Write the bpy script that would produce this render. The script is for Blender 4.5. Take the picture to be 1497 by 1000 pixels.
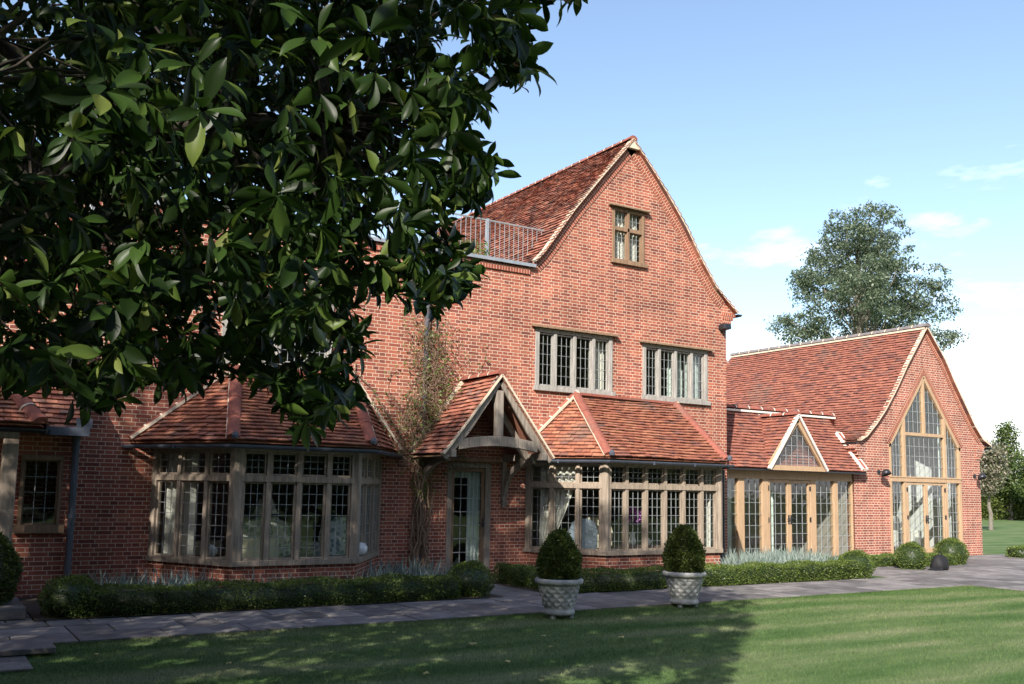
import bpy, math, random
import numpy as np
from mathutils import Vector, Matrix
from mathutils.geometry import tessellate_polygon
for _o in list(bpy.data.objects): bpy.data.objects.remove(_o)
SC = bpy.context.scene; COL = SC.collection
rad = math.radians
# ------------------------------------------------------------------ camera
FPX, PITCH, ROLL, YAW, EYE = 1385.0, rad(6.35655), rad(1.0426), rad(31.9374), 1.65
_fw = Vector((math.sin(YAW)*math.cos(PITCH), math.cos(YAW)*math.cos(PITCH), math.sin(PITCH)))
_rt0 = Vector((math.cos(YAW), -math.sin(YAW), 0)); _up0 = _rt0.cross(_fw)
_rt = _rt0*math.cos(ROLL) + _up0*math.sin(ROLL); _up = _up0*math.cos(ROLL) - _rt0*math.sin(ROLL)
cam = bpy.data.cameras.new('camera'); camo = bpy.data.objects.new('camera', cam); COL.objects.link(camo)
m3 = Matrix((_rt, _up, -_fw)).transposed(); camo.matrix_world = Matrix.Translation((0, 0, EYE)) @ m3.to_4x4()
cam.sensor_width = 36; cam.lens = FPX/1497*36; cam.shift_y = 61.6/1497; cam.clip_end = 3000; cam.clip_start = .05
SC.camera = camo
# ------------------------------------------------------------------ light
SUN_AZ, SUN_EL = rad(50), rad(33)          # light travels towards +x,+y
world = bpy.data.worlds.new('World'); SC.world = world; world.use_nodes = True
SC.view_settings.view_transform = 'Standard'; SC.view_settings.look = 'None'
SC.view_settings.exposure = 1.30; SC.view_settings.gamma = 1
sun = bpy.data.lights.new('sun', 'SUN'); suno = bpy.data.objects.new('sun', sun); COL.objects.link(suno)
sun.energy = 3.8; sun.angle = rad(.53); sun.color = (1, .93, .83)
_sd = Vector((math.sin(SUN_AZ)*math.cos(SUN_EL), math.cos(SUN_AZ)*math.cos(SUN_EL), -math.sin(SUN_EL)))
suno.rotation_euler = _sd.to_track_quat('-Z', 'Y').to_euler()
def build_world():
    t = world.node_tree; N = t.nodes; L = t.links; N.clear()
    out = N.new('ShaderNodeOutputWorld'); bg = N.new('ShaderNodeBackground'); bg.inputs[1].default_value = .108
    sk = N.new('ShaderNodeTexSky'); sk.sky_type = 'NISHITA'; sk.sun_disc = False; sk.sun_elevation = SUN_EL
    sk.sun_rotation = math.pi + SUN_AZ; sk.air_density = 1.0; sk.dust_density = 1.3; sk.ozone_density = .7
    tc = N.new('ShaderNodeTexCoord'); mp = N.new('ShaderNodeMapping'); mp.inputs['Scale'].default_value = (2.2, 2.2, 7.5)
    mp.inputs['Location'].default_value = (.35, .1, .2)
    nz = N.new('ShaderNodeTexNoise'); nz.inputs['Scale'].default_value = 2.1; nz.inputs['Detail'].default_value = 8; nz.inputs['Roughness'].default_value = .58
    sep = N.new('ShaderNodeSeparateXYZ')
    hgt = N.new('ShaderNodeMapRange'); hgt.inputs[1].default_value = .02; hgt.inputs[2].default_value = .36; hgt.inputs[3].default_value = .25; hgt.inputs[4].default_value = -.16
    ad = N.new('ShaderNodeMath'); ad.operation = 'ADD'
    rp = N.new('ShaderNodeMapRange'); rp.inputs[1].default_value = .505; rp.inputs[2].default_value = .74; rp.inputs[3].default_value = 0; rp.inputs[4].default_value = .85
    mx = N.new('ShaderNodeMix'); mx.data_type = 'RGBA'
    mx.inputs['B'].default_value = (7.6, 7.7, 7.8, 1)
    L.new(tc.outputs['Generated'], mp.inputs[0]); L.new(mp.outputs[0], nz.inputs['Vector']); L.new(tc.outputs['Generated'], sep.inputs[0])
    L.new(sep.outputs[2], hgt.inputs[0]); L.new(nz.outputs[0], ad.inputs[0]); L.new(hgt.outputs[0], ad.inputs[1]); L.new(ad.outputs[0], rp.inputs[0])
    L.new(rp.outputs[0], mx.inputs['Factor']); L.new(sk.outputs[0], mx.inputs['A']); L.new(mx.outputs['Result'], bg.inputs[0]); L.new(bg.outputs[0], out.inputs[0])
build_world()
# ------------------------------------------------------------------ projection helpers: turn a sight line into a point on a known real plane
def ray(px, py): return _fw + _rt*((px-748.5)/FPX) - _up*((py-561.6)/FPX)
EYEV = Vector((0, 0, EYE))
def onY(px, py, y): d = ray(px, py); return EYEV + d*(y/d.y)
def onZ(px, py, z): d = ray(px, py); return EYEV + d*((z-EYE)/d.z)
def at(px, py, dist): return EYEV + ray(px, py)*dist
def project(P):                     # numpy (n,3) -> pixel x, y, depth
    d = np.asarray(P, float) - np.array(EYEV); z = d @ np.array(_fw); zz = np.where(np.abs(z) < 1e-6, 1e-6, z)
    return 748.5 + FPX*(d @ np.array(_rt))/zz, 561.6 - FPX*(d @ np.array(_up))/zz, z
# ------------------------------------------------------------------ materials
MATS = {}
def mat(name):
    m = bpy.data.materials.new(name); m.use_nodes = True; t = m.node_tree; t.nodes.clear(); MATS[name] = m
    out = t.nodes.new('ShaderNodeOutputMaterial')
    def nd(kind, **kw):
        n = t.nodes.new('ShaderNode'+kind)
        for k, v in kw.items():
            if hasattr(n, k) and not k.startswith('i_'): setattr(n, k, v)
            else: n.inputs[k.replace('i_', '').replace('_', ' ')].default_value = v
        return n
    return m, t, nd, (lambda a, b: t.links.new(a, b)), out
def ramp(nd, stops):
    r = nd('ValToRGB'); e = r.color_ramp.elements
    while len(e) < len(stops): e.new(.5)
    for k, (p, c) in enumerate(stops): e[k].position = p; e[k].color = (*c, 1)
    return r
def plain(name, col, rough=.7, var=.15, scale=8., bump=0., metal=0., spec=.3, stretch=(1, 1, 1), island=0.):
    m, t, nd, ln, out = mat(name)
    p = nd('BsdfPrincipled'); p.inputs['Roughness'].default_value = rough; p.inputs['Metallic'].default_value = metal; p.inputs['Specular IOR Level'].default_value = spec
    tc = nd('TexCoord'); mp = nd('Mapping'); mp.inputs['Scale'].default_value = stretch; ln(tc.outputs['Object'], mp.inputs[0])
    nz = nd('TexNoise'); nz.inputs['Scale'].default_value = scale; nz.inputs['Detail'].default_value = 6; nz.inputs['Roughness'].default_value = .65; ln(mp.outputs[0], nz.inputs['Vector'])
    r = ramp(nd, [(.3, tuple(c*(1-var) for c in col)), (.7, tuple(min(1, c*(1+var)) for c in col))]); ln(nz.outputs[0], r.inputs[0])
    c = r.outputs[0]
    if island:
        g = nd('NewGeometry'); hs = nd('HueSaturation'); mr = nd('MapRange'); mr.inputs[3].default_value = 1-island; mr.inputs[4].default_value = 1+island
        ln(g.outputs['Random Per Island'], mr.inputs[0]); ln(mr.outputs[0], hs.inputs['Value']); ln(c, hs.inputs['Color']); c = hs.outputs[0]
    ln(c, p.inputs['Base Color'])
    if bump:
        b = nd('Bump'); b.inputs['Strength'].default_value = bump; b.inputs['Distance'].default_value = .01; ln(nz.outputs[0], b.inputs['Height']); ln(b.outputs[0], p.inputs['Normal'])
    ln(p.outputs[0], out.inputs[0]); return m
def brick_mat(name, stops, mortar, bw=.24, rh=.0652, squash=.5):
    m, t, nd, ln, out = mat(name)
    uv = nd('UVMap'); uv.uv_map = 'UVMap'
    wob = nd('TexNoise'); wob.inputs['Scale'].default_value = 9; wob.inputs['Detail'].default_value = 3; ln(uv.outputs[0], wob.inputs['Vector'])
    wm = nd('VectorMath', operation='MULTIPLY_ADD'); wm.inputs[1].default_value = (.008, .006, 0); ln(wob.outputs['Color'], wm.inputs[0]); ln(uv.outputs[0], wm.inputs[2])
    bk = nd('TexBrick'); bk.offset = .5; bk.offset_frequency = 2; bk.squash = squash; bk.squash_frequency = 2
    for k, v in dict(Scale=1., **{'Brick Width': bw, 'Row Height': rh, 'Mortar Size': .0056, 'Mortar Smooth': .25, 'Bias': 0.}).items(): bk.inputs[k].default_value = v
    bk.inputs['Color1'].default_value = (0, 0, 0, 1); bk.inputs['Color2'].default_value = (1, 1, 1, 1); bk.inputs['Mortar'].default_value = (.5, .5, .5, 1)
    ln(wm.outputs[0], bk.inputs['Vector'])
    r = ramp(nd, stops); ln(bk.outputs['Color'], r.inputs[0])
    n2 = nd('TexNoise'); n2.inputs['Scale'].default_value = 1.1; n2.inputs['Detail'].default_value = 9; n2.inputs['Roughness'].default_value = .7; ln(uv.outputs[0], n2.inputs['Vector'])
    n3 = nd('TexNoise'); n3.inputs['Scale'].default_value = 60; n3.inputs['Detail'].default_value = 3; ln(uv.outputs[0], n3.inputs['Vector'])
    v = nd('MapRange'); v.inputs[1].default_value = .3; v.inputs[2].default_value = .7; v.inputs[3].default_value = .68; v.inputs[4].default_value = 1.25; ln(n2.outputs[0], v.inputs[0])
    v3 = nd('MapRange'); v3.inputs[1].default_value = .25; v3.inputs[2].default_value = .75; v3.inputs[3].default_value = .75; v3.inputs[4].default_value = 1.25; ln(n3.outputs[0], v3.inputs[0])
    sm = nd('Mapping'); sm.inputs['Scale'].default_value = (2.6, .22, 1); ln(uv.outputs[0], sm.inputs[0]); n4 = nd('TexNoise'); n4.inputs['Scale'].default_value = 1.6; n4.inputs['Detail'].default_value = 5; ln(sm.outputs[0], n4.inputs['Vector'])
    v4 = nd('MapRange'); v4.inputs[1].default_value = .35; v4.inputs[2].default_value = .65; v4.inputs[3].default_value = .84; v4.inputs[4].default_value = 1.1; ln(n4.outputs[0], v4.inputs[0]); m4 = nd('Math', operation='MULTIPLY'); ln(v.outputs[0], m4.inputs[0]); ln(v4.outputs[0], m4.inputs[1])
    mu = nd('Math', operation='MULTIPLY'); ln(m4.outputs[0], mu.inputs[0]); ln(v3.outputs[0], mu.inputs[1])
    hs = nd('HueSaturation'); ln(mu.outputs[0], hs.inputs['Value']); ln(r.outputs[0], hs.inputs['Color'])
    mm = ramp(nd, [(.3, tuple(c*.72 for c in mortar)), (.65, mortar)]); ln(n2.outputs[0], mm.inputs[0])
    mx = nd('Mix', data_type='RGBA'); ln(bk.outputs['Fac'], mx.inputs['Factor']); ln(hs.outputs[0], mx.inputs['A']); ln(mm.outputs[0], mx.inputs['B'])
    p = nd('BsdfPrincipled'); p.inputs['Roughness'].default_value = .88; p.inputs['Specular IOR Level'].default_value = .2; ln(mx.outputs['Result'], p.inputs['Base Color'])
    iv = nd('Math', operation='MULTIPLY_ADD'); iv.inputs[1].default_value = -1.; ln(bk.outputs['Fac'], iv.inputs[0])
    m3_ = nd('Math', operation='MULTIPLY'); m3_.inputs[1].default_value = .5; ln(n3.outputs[0], m3_.inputs[0]); ln(m3_.outputs[0], iv.inputs[2])
    b = nd('Bump'); b.inputs['Strength'].default_value = .7; b.inputs['Distance'].default_value = .006; ln(iv.outputs[0], b.inputs['Height']); ln(b.outputs[0], p.inputs['Normal'])
    ln(p.outputs[0], out.inputs[0]); return m
brick_mat('brick', [(.0, (.17, .055, .043)), (.25, (.25, .073, .049)), (.55, (.305, .094, .060)), (.8, (.355, .122, .076)), (1, (.215, .068, .052))], (.63, .49, .38))
brick_mat('brick_new', [(.0, (.20, .065, .05)), (.3, (.28, .09, .062)), (.7, (.34, .12, .08)), (1, (.23, .075, .058))], (.72, .58, .47))
brick_mat('brick_soldier', [(.0, (.20, .055, .045)), (.5, (.30, .082, .056)), (1, (.25, .07, .05))], (.66, .46, .32), bw=.065, rh=.115, squash=1.)
def tile_mat(name, stops, moss=.0):
    m, t, nd, ln, out = mat(name)
    g = nd('NewGeometry'); r = ramp(nd, stops); ln(g.outputs['Random Per Island'], r.inputs[0])
    tc = nd('TexCoord'); n = nd('TexNoise'); n.inputs['Scale'].default_value = 14; n.inputs['Detail'].default_value = 6; n.inputs['Roughness'].default_value = .7; ln(tc.outputs['Object'], n.inputs['Vector'])
    n2 = nd('TexNoise'); n2.inputs['Scale'].default_value = 1.3; n2.inputs['Detail'].default_value = 7; ln(tc.outputs['Object'], n2.inputs['Vector'])
    v = nd('MapRange'); v.inputs[1].default_value = .25; v.inputs[2].default_value = .75; v.inputs[3].default_value = .68; v.inputs[4].default_value = 1.3; ln(n.outputs[0], v.inputs[0])
    hs = nd('HueSaturation'); ln(v.outputs[0], hs.inputs['Value']); ln(r.outputs[0], hs.inputs['Color'])
    mr = nd('MapRange'); mr.inputs[1].default_value = .56; mr.inputs[2].default_value = .72; mr.inputs[3].default_value = 0; mr.inputs[4].default_value = moss; ln(n2.outputs[0], mr.inputs[0])
    mx = nd('Mix', data_type='RGBA'); mx.inputs['B'].default_value = (.15, .12, .10, 1); ln(mr.outputs[0], mx.inputs['Factor']); ln(hs.outputs[0], mx.inputs['A'])
    p = nd('BsdfPrincipled'); p.inputs['Roughness'].default_value = .8; p.inputs['Specular IOR Level'].default_value = .25; ln(mx.outputs['Result'], p.inputs['Base Color'])
    b = nd('Bump'); b.inputs['Strength'].default_value = .4; b.inputs['Distance'].default_value = .006; ln(n.outputs[0], b.inputs['Height']); ln(b.outputs[0], p.inputs['Normal'])
    ln(p.outputs[0], out.inputs[0]); return m
tile_mat('tile', [(0, (.17, .07, .052)), (.14, (.25, .090, .058)), (.5, (.30, .118, .073)), (.80, (.35, .155, .095)), (.9, (.24, .10, .075)), (1, (.15, .08, .066))], .5)
tile_mat('tile_old', [(0, (.11, .06, .052)), (.2, (.21, .082, .06)), (.5, (.30, .11, .073)), (.8, (.39, .18, .12)), (1, (.20, .12, .105))], .6)
tile_mat('tile_wing', [(0, (.13, .062, .056)), (.10, (.215, .083, .063)), (.45, (.265, .10, .07)), (.86, (.305, .124, .085)), (1, (.17, .08, .07))], .45)
tile_mat('hip_tile', [(0, (.20, .07, .052)), (1, (.28, .095, .068))], .6)
plain('oak_grey', (.24, .205, .172), .8, .4, 5, .5, stretch=(4, 4, .5))
plain('oak_silver', (.285, .27, .25), .8, .35, 5, .5, stretch=(4, 4, .5))
plain('oak_brown', (.21, .135, .085), .75, .35, 5, .4, stretch=(4, 4, .5))
plain('oak_bay', (.265, .215, .168), .75, .4, 5, .5, stretch=(4, 4, .45))
plain('oak_new', (.40, .272, .168), .55, .18, 5, .2, stretch=(5, 5, .5))
plain('lead', (.30, .33, .37), .5, .2, 4, .2, metal=.35, spec=.5)
plain('ridge_grey', (.17, .15, .15), .8, .25, 6, .3)
plain('lead_came', (.32, .34, .35), .45, .1, 4, metal=.1, spec=.5)
plain('black_iron', (.018, .02, .026), .38, .2, 9, spec=.5)
plain('pipe_grey', (.06, .07, .095), .45, .25, 4, spec=.5)
plain('mortar', (.56, .47, .36), .9, .18, 14, .4)
plain('mortar_white', (.66, .62, .56), .85, .08, 10, .2)
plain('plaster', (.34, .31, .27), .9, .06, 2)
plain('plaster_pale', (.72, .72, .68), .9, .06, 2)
plain('floorboard', (.17, .10, .06), .5, .25, 3, stretch=(1, 6, 1))
plain('curtain', (.72, .68, .60), .9, .06, 3)
plain('curtain_green', (.62, .68, .62), .9, .06, 3)
plain('soil', (.055, .04, .03), .95, .4, 9, .6)
plain('bark', (.045, .038, .03), .95, .4, 7, .8, stretch=(3, 3, .6))
plain('bark_pale', (.17, .15, .125), .95, .35, 5, .6, stretch=(3, 3, .6))
plain('stem', (.20, .135, .095), .9, .4, 12, .5)
plain('pot_stone', (.36, .36, .345), .9, .4, 7, .6)
plain('flagstone', (.150, .138, .134), .75, .42, 3.0, .6, island=.32)
plain('steel', (.26, .27, .28), .5, .1, 6, metal=.3)
plain('white_paint', (.75, .76, .75), .5, .05, 4)
plain('blue_paint', (.50, .58, .66), .5, .05, 4)
plain('red_leather', (.30, .07, .04), .5, .2, 4)
plain('linen', (.66, .58, .42), .9, .1, 9)
plain('petal', (.45, .12, .45), .7, .3, 20)
plain('ceramic', (.72, .72, .72), .25, .05, 5, spec=.6)
plain('black_cloth', (.012, .012, .014), .7, .3, 9)
plain('rattan', (.62, .60, .55), .7, .2, 30)
def floral():
    m, t, nd, ln, out = mat('floral'); tc = nd('TexCoord'); v = nd('TexVoronoi'); v.inputs['Scale'].default_value = 11; ln(tc.outputs['Object'], v.inputs['Vector'])
    r = ramp(nd, [(.25, (.25, .30, .33)), (.4, (.30, .40, .30)), (.5, (.72, .70, .64)), (.9, (.70, .68, .62))]); ln(v.outputs['Distance'], r.inputs[0])
    p = nd('BsdfPrincipled'); p.inputs['Roughness'].default_value = .9; ln(r.outputs[0], p.inputs['Base Color']); ln(p.outputs[0], out.inputs[0])
floral()
def leaf_mat(name, stops, trans=.3, rough=.45, spec=.4, tcol=None):
    m, t, nd, ln, out = mat(name); g = nd('NewGeometry'); r = ramp(nd, stops); ln(g.outputs['Random Per Island'], r.inputs[0])
    p = nd('BsdfPrincipled'); p.inputs['Roughness'].default_value = rough; p.inputs['Specular IOR Level'].default_value = spec; ln(r.outputs[0], p.inputs['Base Color'])
    tr = nd('BsdfTranslucent'); hs = nd('HueSaturation'); hs.inputs['Value'].default_value = 1.5; hs.inputs['Saturation'].default_value = 1.1; ln(r.outputs[0], hs.inputs['Color']); ln(hs.outputs[0], tr.inputs[0])
    mx = nd('MixShader'); mx.inputs[0].default_value = trans; ln(p.outputs[0], mx.inputs[1]); ln(tr.outputs[0], mx.inputs[2]); ln(mx.outputs[0], out.inputs[0]); return m
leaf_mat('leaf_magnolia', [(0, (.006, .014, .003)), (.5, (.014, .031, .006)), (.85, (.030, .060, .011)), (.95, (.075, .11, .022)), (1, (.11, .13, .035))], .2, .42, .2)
leaf_mat('leaf_box', [(0, (.04, .07, .014)), (.5, (.08, .125, .022)), (.85, (.13, .175, .035)), (1, (.19, .22, .06))], .25)
leaf_mat('leaf_yew', [(0, (.03, .048, .013)), (.5, (.065, .092, .02)), (.85, (.11, .145, .03)), (1, (.16, .18, .05))], .22)
leaf_mat('leaf_ash', [(0, (.065, .095, .06)), (.5, (.12, .16, .10)), (.85, (.17, .21, .14)), (1, (.24, .27, .19))], .35)
leaf_mat('leaf_far', [(0, (.05, .085, .025)), (.5, (.08, .12, .035)), (1, (.13, .17, .05))], .25)
leaf_mat('leaf_pale', [(0, (.10, .12, .06)), (.5, (.18, .18, .12)), (1, (.32, .26, .22))], .25)
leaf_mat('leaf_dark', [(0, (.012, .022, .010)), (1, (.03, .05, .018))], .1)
leaf_mat('leaf_grey', [(0, (.11, .155, .14)), (.5, (.18, .23, .205)), (1, (.29, .34, .30))], .2)
leaf_mat('leaf_creeper', [(0, (.05, .09, .018)), (.6, (.11, .17, .035)), (.9, (.17, .21, .06)), (1, (.22, .13, .06))], .3)
leaf_mat('grass_blade', [(0, (.045, .095, .02)), (.5, (.07, .14, .03)), (.9, (.11, .18, .045)), (1, (.19, .20, .08))], .3)
leaf_mat('fallen', [(0, (.35, .27, .08)), (1, (.45, .38, .15))], .1)
def glass_mat(name, tint, refl=1.0):
    m, t, nd, ln, out = mat(name)
    fr = nd('LayerWeight'); pw = nd('Math', operation='POWER'); pw.inputs[1].default_value = 4.0; ln(fr.outputs['Facing'], pw.inputs[0])
    mu = nd('Math', operation='MULTIPLY_ADD'); mu.inputs[1].default_value = .9; mu.inputs[2].default_value = .055*refl; mu.use_clamp = True; ln(pw.outputs[0], mu.inputs[0])
    tr = nd('BsdfTransparent'); tr.inputs[0].default_value = (*tint, 1); gl = nd('BsdfGlossy'); gl.inputs['Roughness'].default_value = .02; gl.inputs[0].default_value = (.95, .97, 1, 1)
    tc = nd('TexCoord'); n = nd('TexNoise'); n.inputs['Scale'].default_value = 5; n.inputs['Detail'].default_value = 1; ln(tc.outputs['Object'], n.inputs['Vector'])
    b = nd('Bump'); b.inputs['Strength'].default_value = .12; b.inputs['Distance'].default_value = .02; ln(n.outputs[0], b.inputs['Height']); ln(b.outputs[0], gl.inputs['Normal'])
    mx = nd('MixShader'); ln(mu.outputs[0], mx.inputs[0]); ln(tr.outputs[0], mx.inputs[1]); ln(gl.outputs[0], mx.inputs[2]); ln(mx.outputs[0], out.inputs[0])
glass_mat('glass', (.80, .84, .84), 1.3)
def lawn_mat():
    m, t, nd, ln, out = mat('lawn'); tc = nd('TexCoord')
    mp = nd('Mapping'); mp.inputs['Rotation'].default_value = (0, 0, rad(-12)); mp.inputs['Scale'].default_value = (.22, 1.1, 1); ln(tc.outputs['Object'], mp.inputs[0])
    n1 = nd('TexNoise'); n1.inputs['Scale'].default_value = 1.4; n1.inputs['Detail'].default_value = 5; n1.inputs['Roughness'].default_value = .6; ln(mp.outputs[0], n1.inputs['Vector'])
    n2 = nd('TexNoise'); n2.inputs['Scale'].default_value = 45; n2.inputs['Detail'].default_value = 6; n2.inputs['Roughness'].default_value = .75; ln(tc.outputs['Object'], n2.inputs['Vector'])
    mp2 = nd('Mapping'); mp2.inputs['Rotation'].default_value = (0, 0, rad(8)); ln(tc.outputs['Object'], mp2.inputs[0]); wv = nd('TexWave', wave_type='BANDS', bands_direction='Y'); wv.inputs['Scale'].default_value = .30; wv.inputs['Distortion'].default_value = 2.2; wv.inputs['Detail'].default_value = 3; wv.inputs['Detail Scale'].default_value = 1.5; ln(mp2.outputs[0], wv.inputs['Vector'])
    ma = nd('Math', operation='MULTIPLY_ADD'); ma.inputs[1].default_value = .13; ln(wv.outputs['Fac'], ma.inputs[0]); sb = nd('Math', operation='SUBTRACT'); sb.inputs[1].default_value = .075; ln(n1.outputs[0], sb.inputs[0]); ln(sb.outputs[0], ma.inputs[2])
    r = ramp(nd, [(.34, (.052, .102, .028)), (.5, (.092, .140, .050)), (.65, (.155, .180, .088))]); ln(ma.outputs[0], r.inputs[0])
    v = nd('MapRange'); v.inputs[1].default_value = .25; v.inputs[2].default_value = .75; v.inputs[3].default_value = .68; v.inputs[4].default_value = 1.32; ln(n2.outputs[0], v.inputs[0])
    hs = nd('HueSaturation'); ln(v.outputs[0], hs.inputs['Value']); ln(r.outputs[0], hs.inputs['Color'])
    p = nd('BsdfPrincipled'); p.inputs['Roughness'].default_value = .9; p.inputs['Specular IOR Level'].default_value = .15; ln(hs.outputs[0], p.inputs['Base Color'])
    b = nd('Bump'); b.inputs['Strength'].default_value = .6; b.inputs['Distance'].default_value = .02; ln(n2.outputs[0], b.inputs['Height']); ln(b.outputs[0], p.inputs['Normal']); ln(p.outputs[0], out.inputs[0])
lawn_mat()
def grass_mat():        # the blades take the mown bands of the turf they grow from
    m, t, nd, ln, out = mat('blade'); tc = nd('TexCoord')
    mp = nd('Mapping'); mp.inputs['Rotation'].default_value = (0, 0, rad(-12)); mp.inputs['Scale'].default_value = (.22, 1.1, 1); ln(tc.outputs['Object'], mp.inputs[0])
    n1 = nd('TexNoise'); n1.inputs['Scale'].default_value = 1.4; n1.inputs['Detail'].default_value = 5; n1.inputs['Roughness'].default_value = .6; ln(mp.outputs[0], n1.inputs['Vector'])
    mp2 = nd('Mapping'); mp2.inputs['Rotation'].default_value = (0, 0, rad(8)); ln(tc.outputs['Object'], mp2.inputs[0]); wv = nd('TexWave', wave_type='BANDS', bands_direction='Y'); wv.inputs['Scale'].default_value = .30; wv.inputs['Distortion'].default_value = 2.2; wv.inputs['Detail'].default_value = 3; wv.inputs['Detail Scale'].default_value = 1.5; ln(mp2.outputs[0], wv.inputs['Vector'])
    ma = nd('Math', operation='MULTIPLY_ADD'); ma.inputs[1].default_value = .13; ln(wv.outputs['Fac'], ma.inputs[0]); sb = nd('Math', operation='SUBTRACT'); sb.inputs[1].default_value = .075; ln(n1.outputs[0], sb.inputs[0]); ln(sb.outputs[0], ma.inputs[2])
    r = ramp(nd, [(.34, (.064, .126, .034)), (.5, (.115, .170, .060)), (.65, (.185, .21, .105))]); ln(ma.outputs[0], r.inputs[0])
    g = nd('NewGeometry'); v = nd('MapRange'); v.inputs[3].default_value = .45; v.inputs[4].default_value = 1.6; ln(g.outputs['Random Per Island'], v.inputs[0])
    hs = nd('HueSaturation'); ln(v.outputs[0], hs.inputs['Value']); ln(r.outputs[0], hs.inputs['Color'])
    p = nd('BsdfPrincipled'); p.inputs['Roughness'].default_value = .7; p.inputs['Specular IOR Level'].default_value = .2; ln(hs.outputs[0], p.inputs['Base Color'])
    tr = nd('BsdfTranslucent'); ln(hs.outputs[0], tr.inputs[0]); mx = nd('MixShader'); mx.inputs[0].default_value = .3
    ln(p.outputs[0], mx.inputs[1]); ln(tr.outputs[0], mx.inputs[2]); ln(mx.outputs[0], out.inputs[0])
grass_mat()
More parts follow.
